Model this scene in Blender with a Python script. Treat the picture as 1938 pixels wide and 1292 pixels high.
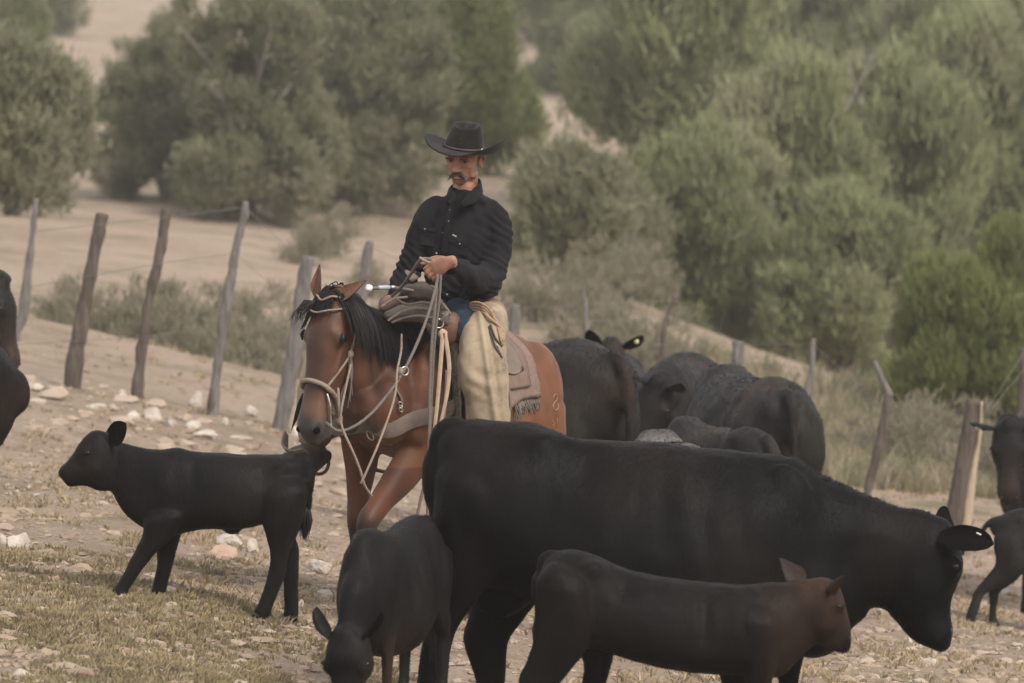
import bpy, bmesh, math, random
import numpy as np
from mathutils import Vector, Matrix, noise as mnoise
from mathutils.bvhtree import BVHTree
random.seed(7); rng = np.random.default_rng(11)
PI = math.pi
scene = bpy.context.scene
for o in list(bpy.data.objects): bpy.data.objects.remove(o)

# ---------------------------------------------------------------- camera, world, sun, exposure
F = 9625.0                 # focal length in pixels of a 1938 px wide frame
CAMZ = 3.0
PITCH = math.atan(621.0 / F)
cam_d = bpy.data.cameras.new("camera")
cam = bpy.data.objects.new("camera", cam_d)
scene.collection.objects.link(cam)
cam.location = (0, 0, CAMZ)
cam.rotation_euler = (PI / 2 - PITCH, 0, 0)
cam_d.sensor_width = 36.0
cam_d.lens = 36.0 * F / 1938.0
cam_d.clip_start = 0.5
cam_d.clip_end = 3000
cam_d.dof.use_dof = True
cam_d.dof.focus_distance = 24.2
cam_d.dof.aperture_fstop = 4.4
scene.camera = cam

SUN_EL = math.radians(42)
SUN_AZ = math.radians(140)      # compass-like, clockwise from +Y : behind the camera, to the right
world = bpy.data.worlds.new("World")
scene.world = world
world.use_nodes = True
wn = world.node_tree.nodes; wl = world.node_tree.links
bg = wn.get("Background") or wn.new("ShaderNodeBackground")
sky = wn.new("ShaderNodeTexSky")
sky.sky_type = 'NISHITA'
sky.sun_disc = False
sky.sun_elevation = SUN_EL
sky.sun_rotation = SUN_AZ
sky.dust_density = 4.0
sky.air_density = 1.0
sky.altitude = 1500
mixw = wn.new("ShaderNodeMix"); mixw.data_type = 'RGBA'
mixw.inputs[0].default_value = 0.72
mixw.inputs[7].default_value = (6.3, 6.15, 5.9, 1)       # thin warm overcast
wl.new(sky.outputs[0], mixw.inputs[6])
wl.new(mixw.outputs[2], bg.inputs[0])
bg.inputs[1].default_value = 0.10
sun_d = bpy.data.lights.new("sun", 'SUN')
sun_d.energy = 1.6
sun_d.angle = math.radians(18)
sun_d.color = (1.0, 0.93, 0.84)
sun = bpy.data.objects.new("sun", sun_d)
scene.collection.objects.link(sun)
sd = Vector((math.sin(SUN_AZ) * math.cos(SUN_EL), math.cos(SUN_AZ) * math.cos(SUN_EL), math.sin(SUN_EL)))
sun.rotation_euler = (-sd).to_track_quat('-Z', 'Y').to_euler()
sun.location = (20, -20, 40)
scene.view_settings.view_transform = 'Standard'
scene.view_settings.look = 'None'
scene.view_settings.gamma = 1
scene.view_settings.exposure = 0.97
try:
    scene.cycles.volume_bounces = 1
    scene.cycles.max_bounces = 6
    scene.cycles.transparent_max_bounces = 8
except Exception: pass

# ---------------------------------------------------------------- helpers
_cp, _sp = math.cos(PITCH), math.sin(PITCH)
def P(px, py, D):
    """point of the place seen at this direction, D metres ahead of the viewer"""
    u = (px - 969) / F; v = (646 - py) / F
    dx, dy, dz = u, _cp + v * _sp, -_sp + v * _cp
    t = D / dy
    return Vector((t * dx, D, CAMZ + t * dz))

class MB:
    """mesh builder: collects closed shells, colours and material slots (world coordinates)"""
    def __init__(s): s.v = []; s.f = []; s.m = []
    def add(s, vs, fs, mi=0):
        b = len(s.v); s.v.extend(Vector(v) for v in vs)
        for f in fs: s.f.append(tuple(i + b for i in f)); s.m.append(mi)
    def join(s, o, mi=None):
        b = len(s.v); s.v.extend(o.v)
        for f, m in zip(o.f, o.m): s.f.append(tuple(i + b for i in f)); s.m.append(m if mi is None else mi)
        return s
    def xf(s, M):
        s.v = [M @ v for v in s.v]; return s

def cr(a, b, c, d, t):
    return 0.5 * ((2 * b) + (c - a) * t + (2 * a - 5 * b + 4 * c - d) * t * t + (3 * b - a - 3 * c + d) * t ** 3)
def interp(rows, k):
    rows = [np.array(r, float) for r in rows]
    out = []
    n = len(rows)
    for i in range(n - 1):
        a = rows[max(i - 1, 0)]; b = rows[i]; c = rows[i + 1]; d = rows[min(i + 2, n - 1)]
        for j in range(k): out.append(cr(a, b, c, d, j / k))
    out.append(rows[-1])
    return out

def loft(mb, secs, side=(0, 1, 0), tan=None, k=4, n=18, p=2.0, low=0.0, mi=0, capr=True):
    """secs: (x,y,z,a,b): a = half width along 'side', b = half height across; closed shell with rounded ends"""
    rows = interp(secs, k)
    side0 = Vector(side).normalized()
    rings = []
    N = len(rows)
    cs = [Vector(r[:3]) for r in rows]
    for i, r in enumerate(rows):
        if tan is not None: t = Vector(tan)
        else:
            t = cs[min(i + 1, N - 1)] - cs[max(i - 1, 0)]
        if t.length < 1e-9: t = Vector((1, 0, 0))
        t.normalize()
        s = (side0 - t * side0.dot(t))
        if s.length < 1e-4: s = t.orthogonal()
        s.normalize(); u = s.cross(t); u.normalize()
        if u.z < 0 and abs(u.z) > 0.3 : u = -u
        rings.append((cs[i], t, s, u, max(r[3], 1e-4), max(r[4], 1e-4)))
    if capr:
        c, t, s, u, a, b = rings[0]; e = min(a, b)
        pre = [(c - t * e * x, t, s, u, a * y, b * y) for x, y in ((0.62, .55), (0.38, .83))]
        c, t, s, u, a, b = rings[-1]; e = min(a, b)
        post = [(c + t * e * x, t, s, u, a * y, b * y) for x, y in ((0.38, .83), (0.62, .55))]
        rings = pre + rings + post
    vs = []; fs = []
    pu = None
    for c, t, s, u, a, b in rings:
        if pu is not None and u.dot(pu) < 0: u = -u
        pu = u
        for j in range(n):
            th = 2 * PI * j / n
            cx, sx = math.cos(th), math.sin(th)
            ex = 2.0 / p
            xx = math.copysign(abs(cx) ** ex, cx); yy = math.copysign(abs(sx) ** ex, sx)
            w = a * xx * (1 - low * yy)
            vs.append(c + s * w + u * (b * yy))
    R = len(rings)
    for i in range(R - 1):
        for j in range(n):
            j2 = (j + 1) % n
            fs.append((i * n + j, i * n + j2, (i + 1) * n + j2, (i + 1) * n + j))
    c0, cN = rings[0], rings[-1]
    vs.append(c0[0] - c0[1] * min(c0[4], c0[5]) * 0.15); a0 = len(vs) - 1
    vs.append(cN[0] + cN[1] * min(cN[4], cN[5]) * 0.15); a1 = len(vs) - 1
    for j in range(n):
        j2 = (j + 1) % n
        fs.append((a0, j2, j)); fs.append((a1, (R - 1) * n + j, (R - 1) * n + j2))
    mb.add(vs, fs, mi)
    return mb

def ell(mb, c, r, M=None, n=14, m=10, mi=0):
    vs = []; fs = []
    c = Vector(c)
    for i in range(1, m):
        ph = PI * i / m
        for j in range(n):
            th = 2 * PI * j / n
            q = Vector((r[0] * math.sin(ph) * math.cos(th), r[1] * math.sin(ph) * math.sin(th), r[2] * math.cos(ph)))
            if M is not None: q = M @ q
            vs.append(c + q)
    for i in range(m - 2):
        for j in range(n):
            j2 = (j + 1) % n
            fs.append((i * n + j, (i + 1) * n + j, (i + 1) * n + j2, i * n + j2))
    t = Vector((0, 0, r[2])); b = -t
    if M is not None: t = M @ t; b = M @ b
    vs.append(c + t); vs.append(c + b); a = len(vs) - 2
    for j in range(n):
        j2 = (j + 1) % n
        fs.append((a, j, j2)); fs.append((a + 1, (m - 2) * n + j2, (m - 2) * n + j))
    mb.add(vs, fs, mi)
    return mb

def tube(mb, pts, r, k=6, n=8, mi=0, twist=0.0):
    """round cord along points; r a number or list"""
    rr = r if isinstance(r, (list, tuple)) else [r] * len(pts)
    rows = interp([tuple(p) + (q,) for p, q in zip(pts, rr)], k)
    return loft(mb, [tuple(x[:3]) + (x[3], x[3]) for x in rows], side=(0.13, 0.21, 0.97) if abs((Vector(pts[-1]) - Vector(pts[0])).normalized().z) < 0.9 else (1, 0.2, 0), k=1, n=n, mi=mi)

def ribbon(mb, pts, w, th, up, k=5, mi=0):
    """flat strap along points, half width w measured along 'up' (vector or list), half thickness th"""
    rows = interp([tuple(p) for p in pts], k)
    N = len(rows)
    ups = up if isinstance(up, list) else [up] * len(pts)
    ups = interp([tuple(u) for u in ups], k)
    ww = w if isinstance(w, (list, tuple)) else [w] * len(pts)
    ww = interp([(q,) for q in ww], k)
    vs = []; fs = []
    for i in range(N):
        c = Vector(rows[i]); t = (Vector(rows[min(i + 1, N - 1)]) - Vector(rows[max(i - 1, 0)])).normalized()
        u = Vector(ups[i]); u = (u - t * u.dot(t)).normalized(); s = t.cross(u)
        q = ww[i][0]
        for a, b in ((-1, -.6), (-.93, -1), (.93, -1), (1, -.6), (1, .6), (.93, 1), (-.93, 1), (-1, .6)):
            vs.append(c + u * a * q + s * b * th)
    for i in range(N - 1):
        for j in range(8):
            j2 = (j + 1) % 8
            fs.append((i * 8 + j, i * 8 + j2, (i + 1) * 8 + j2, (i + 1) * 8 + j))
    fs.append(tuple(range(8))[::-1]); fs.append(tuple((N - 1) * 8 + j for j in range(8)))
    mb.add(vs, fs, mi); return mb

def torus(mb, c, R, r, nrm, n=22, m=8, mi=0, sq=(1, 1)):
    nrm = Vector(nrm).normalized(); a = nrm.orthogonal().normalized(); b = nrm.cross(a)
    if abs(b.z) > abs(a.z): a, b = b, a
    vs = []; fs = []
    for i in range(n):
        th = 2 * PI * i / n
        d = a * math.cos(th) * sq[0] + b * math.sin(th) * sq[1]
        for j in range(m):
            ph = 2 * PI * j / m
            vs.append(Vector(c) + d * R + (d.normalized() * math.cos(ph) + nrm * math.sin(ph)) * r)
    for i in range(n):
        for j in range(m):
            fs.append((i * m + j, ((i + 1) % n) * m + j, ((i + 1) % n) * m + (j + 1) % m, i * m + (j + 1) % m))
    mb.add(vs, fs, mi); return mb

def fuse(mb, voxel=0.012, it=4, fac=0.5):
    """union all shells of mb into one continuous skin"""
    me = bpy.data.meshes.new("t"); me.from_pydata([tuple(v) for v in mb.v], [], mb.f); me.update()
    bm = bmesh.new(); bm.from_mesh(me); bmesh.ops.recalc_face_normals(bm, faces=bm.faces); bm.to_mesh(me); bm.free()
    ob = bpy.data.objects.new("t", me); scene.collection.objects.link(ob)
    m = ob.modifiers.new("r", 'REMESH'); m.mode = 'VOXEL'; m.voxel_size = voxel
    s = ob.modifiers.new("s", 'SMOOTH'); s.factor = fac; s.iterations = it
    dg = bpy.context.evaluated_depsgraph_get(); dg.update()
    ev = ob.evaluated_get(dg); m2 = ev.to_mesh()
    out = MB()
    out.v = [v.co.copy() for v in m2.vertices]
    out.f = [tuple(p.vertices) for p in m2.polygons]; out.m = [0] * len(out.f)
    ev.to_mesh_clear()
    bpy.data.objects.remove(ob); bpy.data.meshes.remove(me)
    return out

def normals(mb):
    me = bpy.data.meshes.new("t"); me.from_pydata([tuple(v) for v in mb.v], [], mb.f); me.update()
    ns = [v.normal.copy() for v in me.vertices]; bpy.data.meshes.remove(me); return ns
def bvh_of(mb): return BVHTree.FromPolygons(mb.v, mb.f)
def displace(mb, fn):
    ns = normals(mb); mb.v = [v + n * fn(v, n) for v, n in zip(mb.v, ns)]; return mb
def bumps(mb, lst, inv=None, scale=1.0):
    """soft muscle and bone forms: (centre, radii, height)"""
    ns = normals(mb); out = []
    for v, n in zip(mb.v, ns):
        q = inv @ v if inv is not None else v; h = 0
        for c, r, k in lst:
            dx = (q.x - c[0]) / r[0]; dy = (q.y - c[1]) / r[1]; dz = (q.z - c[2]) / r[2]; d = dx * dx + dy * dy + dz * dz
            if d < 9: h += k * math.exp(-d)
        out.append(v + n * h * scale)
    mb.v = out; return mb
def fur(name, skin, parent, material, flow, dens, L, W, col, seed=0, lift=.30, ok=None):
    """short coat hairs lying along 'flow' over the skin, one mesh"""
    g = np.random.default_rng(seed)
    V = np.array([tuple(v) for v in skin.v]); T = []
    for f in skin.f:
        T.append(f[:3])
        if len(f) == 4: T.append((f[0], f[2], f[3]))
    T = np.array(T); a = V[T[:, 0]]; b = V[T[:, 1]]; c = V[T[:, 2]]
    nn = np.cross(b - a, c - a); ar = np.linalg.norm(nn, axis=1) / 2; nn /= (ar[:, None] * 2 + 1e-12)
    n = int(ar.sum() * dens); k = g.choice(len(T), n, p=ar / ar.sum())
    u = g.random((n, 1)); v = g.random((n, 1)); m = (u + v) > 1; u = np.where(m, 1 - u, u); v = np.where(m, 1 - v, v)
    p = a[k] + (b[k] - a[k]) * u + (c[k] - a[k]) * v; N = nn[k]
    F_ = np.array(flow, float)[None, :] + g.normal(size=(n, 3)) * .28
    # the flow wanders in soft whorls
    w = np.sin(p[:, [1, 2, 0]] * 9 + seed) * .35
    F_ = F_ + w; F_ -= N * (F_ * N).sum(1, keepdims=True); F_ /= np.linalg.norm(F_, axis=1, keepdims=True) + 1e-9
    S = np.cross(F_, N); ll = L * g.uniform(.6, 1.3, (n, 1)); ww = W * g.uniform(.6, 1.3, (n, 1))
    p = p - N * .001
    m1 = p + F_ * ll * .55 + N * ll * lift * .6; tp = p + F_ * ll + N * ll * lift * .8
    vs = np.stack([p - S * ww, p + S * ww, m1 + S * ww * .7, m1 - S * ww * .7, tp], 1).reshape(-1, 3)
    vs -= np.array(parent['_o'])[None, :]
    i = np.arange(n) * 5
    me = bpy.data.meshes.new(name)
    me.vertices.add(n * 5); me.vertices.foreach_set('co', vs.astype(np.float32).ravel())
    me.loops.add(n * 7); me.polygons.add(n * 2)
    li = np.stack([i, i + 1, i + 2, i + 3, i + 3, i + 2, i + 4], 1).astype(np.int32).ravel()
    me.loops.foreach_set('vertex_index', li)
    ls = np.stack([np.arange(n) * 7, np.arange(n) * 7 + 4], 1).astype(np.int32).ravel()
    me.polygons.foreach_set('loop_start', ls)
    me.polygons.foreach_set('loop_total', np.tile(np.array([4, 3], np.int32), n))
    cc = np.array([col(Vector(q)) for q in p[::1]]) * g.lognormal(0, .16, (n, 1))
    at = me.color_attributes.new('Col', 'FLOAT_COLOR', 'POINT')
    arr = np.ones((n * 5, 4), np.float32); arr[:, :3] = np.repeat(cc, 5, axis=0); at.data.foreach_set('color', arr.ravel())
    me.materials.append(material); me.update(); me.validate()
    ob = bpy.data.objects.new(name, me); scene.collection.objects.link(ob); ob['_o'] = parent['_o']; ob.parent = parent
    return ob
def N3(v, s): return mnoise.noise(Vector(v) * s)

def link(name, mb, mats, parent=None, origin=None, col=None, smooth=True):
    """ONE mesh object. Builder coordinates are world coordinates; the origin is the parent's or the base of the shape"""
    if parent is not None: org = Vector(parent['_o'])
    elif origin is not None: org = Vector(origin)
    else:
        a = np.array([tuple(v) for v in mb.v]); lo = a.min(0); hi = a.max(0)
        org = Vector(((lo[0] + hi[0]) / 2, (lo[1] + hi[1]) / 2, lo[2]))
    me = bpy.data.meshes.new(name)
    me.from_pydata([tuple(v - org) for v in mb.v], [], mb.f)
    if not isinstance(mats, (list, tuple)): mats = [mats]
    for m in mats: me.materials.append(m)
    me.polygons.foreach_set("material_index", [min(i, len(mats) - 1) for i in mb.m])
    if smooth: me.polygons.foreach_set("use_smooth", [True] * len(me.polygons))
    if col is not None:
        at = me.color_attributes.new("Col", 'FLOAT_COLOR', 'POINT')
        ns = None
        arr = np.ones((len(mb.v), 4), np.float32)
        for i, v in enumerate(mb.v): arr[i, :3] = col(v)
        at.data.foreach_set("color", arr.ravel())
    me.update()
    ob = bpy.data.objects.new(name, me); scene.collection.objects.link(ob)
    ob['_o'] = tuple(org)
    if parent is not None: ob.parent = parent
    else: ob.location = org
    return ob
def empty(name, loc):
    o = bpy.data.objects.new(name, None); scene.collection.objects.link(o); o.location = loc; o['_o'] = tuple(loc)
    o.empty_display_size = 0.2
    return o
def tag(o, label=None, cat=None, group=None, kind=None):
    if label: o['label'] = label
    if cat: o['category'] = cat
    if group: o['group'] = group
    if kind: o['kind'] = kind
    return o

# ---------------------------------------------------------------- materials
def mat(name, c1, c2=None, rough=0.7, scale=8.0, detail=5, bump=0.0, bscale=40.0, metal=0.0, sheen=0.0, vcol=False,
        c3=None, s3=2.0, t3=(0.5, 0.7), stretch=None, spec=0.4, trans=0.0, sss=0.0, bdist=0.01, lo=0.35, hi=0.65, wcoord=False):
    m = bpy.data.materials.new(name); m.use_nodes = True
    nt = m.node_tree; nd = nt.nodes; lk = nt.links
    b = nd.get("Principled BSDF")
    b.inputs['Roughness'].default_value = rough
    b.inputs['Metallic'].default_value = metal
    b.inputs['Specular IOR Level'].default_value = spec
    if sheen: b.inputs['Sheen Weight'].default_value = sheen; b.inputs['Sheen Roughness'].default_value = 0.5
    if sss:
        b.inputs['Subsurface Weight'].default_value = sss; b.inputs['Subsurface Radius'].default_value = (0.02, 0.008, 0.004)
    tc = nd.new("ShaderNodeTexCoord"); mp = nd.new("ShaderNodeMapping")
    lk.new(tc.outputs['Object'], mp.inputs[0])
    if stretch: mp.inputs['Scale'].default_value = stretch
    nz = nd.new("ShaderNodeTexNoise"); nz.inputs['Scale'].default_value = scale; nz.inputs['Detail'].default_value = detail
    nz.inputs['Roughness'].default_value = 0.6
    lk.new(mp.outputs[0], nz.inputs['Vector'])
    rp = nd.new("ShaderNodeMapRange"); rp.inputs[1].default_value = lo; rp.inputs[2].default_value = hi
    lk.new(nz.outputs[0], rp.inputs[0])
    mx = nd.new("ShaderNodeMix"); mx.data_type = 'RGBA'
    lk.new(rp.outputs[0], mx.inputs[0])
    c2 = c2 or tuple(x * 0.8 for x in c1)
    if vcol:
        at = nd.new("ShaderNodeAttribute"); at.attribute_name = "Col"
        mu = nd.new("ShaderNodeMix"); mu.data_type = 'RGBA'; mu.blend_type = 'MULTIPLY'; mu.inputs[0].default_value = 1
        mx.inputs[6].default_value = c1 + (1,); mx.inputs[7].default_value = c2 + (1,)
        lk.new(at.outputs[0], mu.inputs[6]); lk.new(mx.outputs[2], mu.inputs[7]); out = mu.outputs[2]
    else:
        mx.inputs[6].default_value = c1 + (1,); mx.inputs[7].default_value = c2 + (1,); out = mx.outputs[2]
    if c3:
        n3 = nd.new("ShaderNodeTexNoise"); n3.inputs['Scale'].default_value = s3; n3.inputs['Detail'].default_value = 6
        n3.inputs['Roughness'].default_value = 0.65
        lk.new(tc.outputs['Object'], n3.inputs['Vector'])
        r3 = nd.new("ShaderNodeMapRange"); r3.inputs[1].default_value = t3[0]; r3.inputs[2].default_value = t3[1]
        lk.new(n3.outputs[0], r3.inputs[0])
        m3 = nd.new("ShaderNodeMix"); m3.data_type = 'RGBA'; lk.new(r3.outputs[0], m3.inputs[0])
        lk.new(out, m3.inputs[6]); m3.inputs[7].default_value = c3 + (1,); out = m3.outputs[2]
    lk.new(out, b.inputs['Base Color'])
    if bump:
        nb = nd.new("ShaderNodeTexNoise"); nb.inputs['Scale'].default_value = bscale; nb.inputs['Detail'].default_value = 4
        lk.new(mp.outputs[0], nb.inputs['Vector'])
        bp = nd.new("ShaderNodeBump"); bp.inputs['Strength'].default_value = bump; bp.inputs['Distance'].default_value = bdist
        lk.new(nb.outputs[0], bp.inputs['Height']); lk.new(bp.outputs[0], b.inputs['Normal'])
    if trans:
        tr = nd.new("ShaderNodeBsdfTranslucent"); lk.new(out, tr.inputs[0])
        ms = nd.new("ShaderNodeMixShader"); ms.inputs[0].default_value = trans
        lk.new(b.outputs[0], ms.inputs[1]); lk.new(tr.outputs[0], ms.inputs[2])
        lk.new(ms.outputs[0], nd.get("Material Output").inputs[0])
    return m

M = {}
M['coat'] = mat("cattle_coat", (0.9, 0.9, 0.9), (1.1, 1.08, 1.05), rough=0.55, scale=5, bump=0.5, bscale=70, stretch=(1, 1, 0.35), vcol=True, sheen=0.0, spec=0.10, bdist=0.006)
M['horse'] = mat("bay_coat", (0.85, 0.85, 0.85), (1.15, 1.12, 1.08), rough=0.55, scale=6, bump=0.18, bscale=140, stretch=(1, 1, 0.4), vcol=True, sheen=0.05, spec=0.35, bdist=0.004)
M['fur'] = mat("coat_hair", (1, 1, 1), (1.1, 1.1, 1.1), rough=.65, scale=8, vcol=True, spec=.07)
M['hoof'] = mat("hoof", (0.03, 0.026, 0.024), (0.05, 0.042, 0.036), rough=0.6)
M['eye'] = mat("eye", (0.006, 0.005, 0.004), rough=0.22, spec=0.4)
M['muzzle'] = mat("muzzle_skin", (0.018, 0.016, 0.016), rough=0.4, bump=0.3, bscale=200)
M['ear_in'] = mat("inner_ear", (0.040, 0.025, 0.019), (0.022, 0.014, 0.011), rough=0.8, scale=30)
M['ear_blk'] = mat("inner_ear_dark", (0.007, 0.006, 0.006), rough=0.95, spec=.05, bump=.6, bscale=90)
M['hair'] = mat("horse_hair", (0.010, 0.009, 0.009), (0.022, 0.018, 0.017), rough=0.5, spec=0.35, scale=20)
M['tagw'] = mat("tag_plastic", (0.75, 0.74, 0.7), rough=0.4)
M['tagy'] = mat("tag_yellow", (0.75, 0.68, 0.35), rough=0.4)
# ---------------------------------------------------------------- ground
CP = [ # px, py, D
 (225,1124,24.0),(300,1131,24.0),(497,1163,24.0),(550,1173,24.1),(620,1190,24.4),(720,1184,24.7),(1000,1180,26.2),(900,1182,25.6),
 (640,1330,21.0),(760,1335,21.4),(850,1395,22.1),(960,1395,22.0),(1400,1425,22.1),(1500,1430,22.1),(1050,1440,20.4),(1450,1448,20.3),
 (1700,1330,23.8),(1875,1183,31.5),(1905,1190,31.2),(1750,1290,25.5),(1500,1200,29.5),(1650,1215,28.8),
 (135,735,40),(258,757,40),(400,788,40),(530,812,40),(690,850,40.6),(900,880,41.3),(1150,905,42),(1400,925,42.5),(1640,940,42),(1800,1015,40),
 (0,1290,20.5),(300,1290,20.7),(0,960,29.5),(300,960,29.3),(0,800,36),(600,950,31.5),
 (0,590,48.5),(250,645,48),(530,712,47.5),
 (1010,1097,29.7),(1385,1098,31.5),(1300,1036,35),(1180,1010,38.3),(960,1040,34),(1270,1190,27.8),(1440,1000,38),(1960,1157,35.3),
 (20,650,53),(120,668,53),(300,730,52.5),(520,790,52),(100,600,60),(400,640,60),(700,600,62),(0,500,64),
 (100,420,92),(500,400,100),(800,385,104),(0,330,110),(950,300,118),
 (1000,600,62),(1080,525,78),(1200,620,70),(1300,700,66),(1500,752,86),(1650,765,78),(1800,850,55),(1900,870,54),(1930,800,62),
 (1090,215,160),(1300,215,165),(1600,300,150),(1900,420,130),(150,60,205),(600,60,210),(300,130,175),(1000,100,215),(1500,60,240),(1900,100,230),
 (0,-120,320),(969,-150,330),(1938,-120,330),
]
pts = [P(*c) for c in CP]
for X, Y, Z in ((-30, 60, 0), (30, 60, -4), (-40, 110, 0.5), (45, 110, -5), (-60, 220, 6), (70, 220, 1), (-20, 15, .6), (20, 15, -1.0), (0, 8, .2), (0, -15, 1.2), (-25, 30, 0.5), (25, 34, -2.2),
                (-150, 500, 30), (150, 500, 26), (0, 520, 30), (-200, 100, 3), (200, 100, -6), (-200, -60, 2), (200, -60, -2), (260, 400, 20), (-260, 400, 26), (0, -100, 2)):
    pts.append(Vector((X, Y, Z)))
_w = lambda a: np.stack([np.arcsinh(a[..., 0] / 12.0) * 12.0, 34 * np.log(np.maximum(a[..., 1] + 130, 5) / 130.0) * 2.2], -1)
C2 = np.array([(p.x, p.y) for p in pts]); Zc = np.array([p.z for p in pts])
def _warp(a):
    x = a[..., 0]; y = a[..., 1]
    sc = 1.0 / (1 + np.maximum(y, 0) / 45.0)
    return np.stack([x * sc, 45.0 * np.log1p(np.maximum(y, -30) / 45.0)], -1)
Cw = _warp(C2)
def _phi(d2): return np.sqrt(d2 + 1.2)
_A = _phi(((Cw[:, None, :] - Cw[None, :, :]) ** 2).sum(-1)) ; n_ = len(Cw)
_A[np.arange(n_), np.arange(n_)] += -0.04
_P = np.hstack([np.ones((n_, 1)), Cw])
_S = np.zeros((n_ + 3, n_ + 3)); _S[:n_, :n_] = _A; _S[:n_, n_:] = _P; _S[n_:, :n_] = _P.T
_c = np.linalg.solve(_S, np.concatenate([Zc, np.zeros(3)]))
def gzs(xy):
    w = _warp(np.asarray(xy, float)); d2 = ((w[:, None, :] - Cw[None, :, :]) ** 2).sum(-1)
    return _phi(d2) @ _c[:n_] + _c[n_] + w @ _c[n_ + 1:]
def gz(x, y): return float(gzs([(x, y)])[0])

def micro(x, y):
    v = Vector((x, y, 0))
    return 0.038 * mnoise.noise(v * 0.9) + 0.022 * mnoise.noise(v * 2.7) + 0.014 * abs(mnoise.noise(v * 7.0))
def GZ(x, y): return gz(x, y) + micro(x, y)

ys = np.concatenate([np.linspace(-60, 14, 16), np.arange(15, 36, 0.09), np.arange(36, 60, 0.3), np.geomspace(60, 700, 110)])
us = np.concatenate([np.linspace(-8, -0.125, 14)[:-1], np.linspace(-0.125, 0.125, 150), np.linspace(0.125, 8, 14)[1:]])
vs = []; 
for y in ys:
    wd = max(y, 12) if y > 0 else 12
    for u in us: vs.append((u * wd, y))
vs = np.array(vs); zz = np.concatenate([gzs(vs[i:i + 4000]) for i in range(0, len(vs), 4000)])
g = MB()
for (x, y), z in zip(vs, zz):
    zz_ = z + (micro(x, y) if y < 62 and y > 10 else 0)
    g.v.append(Vector((x, y, zz_)))
W = len(us)
for i in range(len(ys) - 1):
    for j in range(W - 1): g.f.append((i * W + j, i * W + j + 1, (i + 1) * W + j + 1, (i + 1) * W + j)); g.m.append(0)

def ground_mat():
    m = bpy.data.materials.new("dry_ground"); m.use_nodes = True
    nd = m.node_tree.nodes; lk = m.node_tree.links; b = nd["Principled BSDF"]
    b.inputs['Roughness'].default_value = 0.95; b.inputs['Specular IOR Level'].default_value = 0.1
    tc = nd.new("ShaderNodeTexCoord")
    def nz(scale, detail=6, rough=0.6, sc=None):
        n = nd.new("ShaderNodeTexNoise"); n.inputs['Scale'].default_value = scale; n.inputs['Detail'].default_value = detail
        n.inputs['Roughness'].default_value = rough
        if sc:
            mp = nd.new("ShaderNodeMapping"); mp.inputs['Scale'].default_value = sc; lk.new(tc.outputs['Object'], mp.inputs[0]); lk.new(mp.outputs[0], n.inputs[0])
        else: lk.new(tc.outputs['Object'], n.inputs[0])
        return n
    def mr(src, a, bb):
        r = nd.new("ShaderNodeMapRange"); r.inputs[1].default_value = a; r.inputs[2].default_value = bb; lk.new(src.outputs[0], r.inputs[0]); return r
    def mix(f, a, bb):
        x = nd.new("ShaderNodeMix"); x.data_type = 'RGBA'; lk.new(f.outputs[0], x.inputs[0])
        for s, k in ((a, 6), (bb, 7)):
            if isinstance(s, tuple): x.inputs[k].default_value = s + (1,)
            else: lk.new(s.outputs[2], x.inputs[k])
        return x
    a = mix(mr(nz(0.35, 8), .40, .62), (0.42, 0.325, 0.25), (0.32, 0.245, 0.185))
    a = mix(mr(nz(5.0, 8, .7), .48, .64), a, (0.42, 0.325, 0.25))
    a = mix(mr(nz(1.3, 8, .7, (.5, 1, 1)), .52, .66), a, (0.20, 0.175, 0.105))
    a = mix(mr(nz(22.0, 5, .75), .56, .68), a, (0.17, 0.13, 0.095))
    a = mix(mr(nz(48.0, 3, .7), .58, .64), a, (0.20, 0.15, 0.11))
    a = mix(mr(nz(11.0, 4, .7), .66, .70), a, (0.50, 0.44, 0.38))
    lk.new(a.outputs[2], b.inputs['Base Color'])
    bp = nd.new("ShaderNodeBump"); bp.inputs['Strength'].default_value = 1.0; bp.inputs['Distance'].default_value = 0.05
    lk.new(nz(14, 8, .7).outputs[0], bp.inputs['Height']); lk.new(bp.outputs[0], b.inputs['Normal'])
    return m
g_ob = link("ground", g, ground_mat(), origin=(0, 0, 0)); tag(g_ob, kind='structure')

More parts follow.
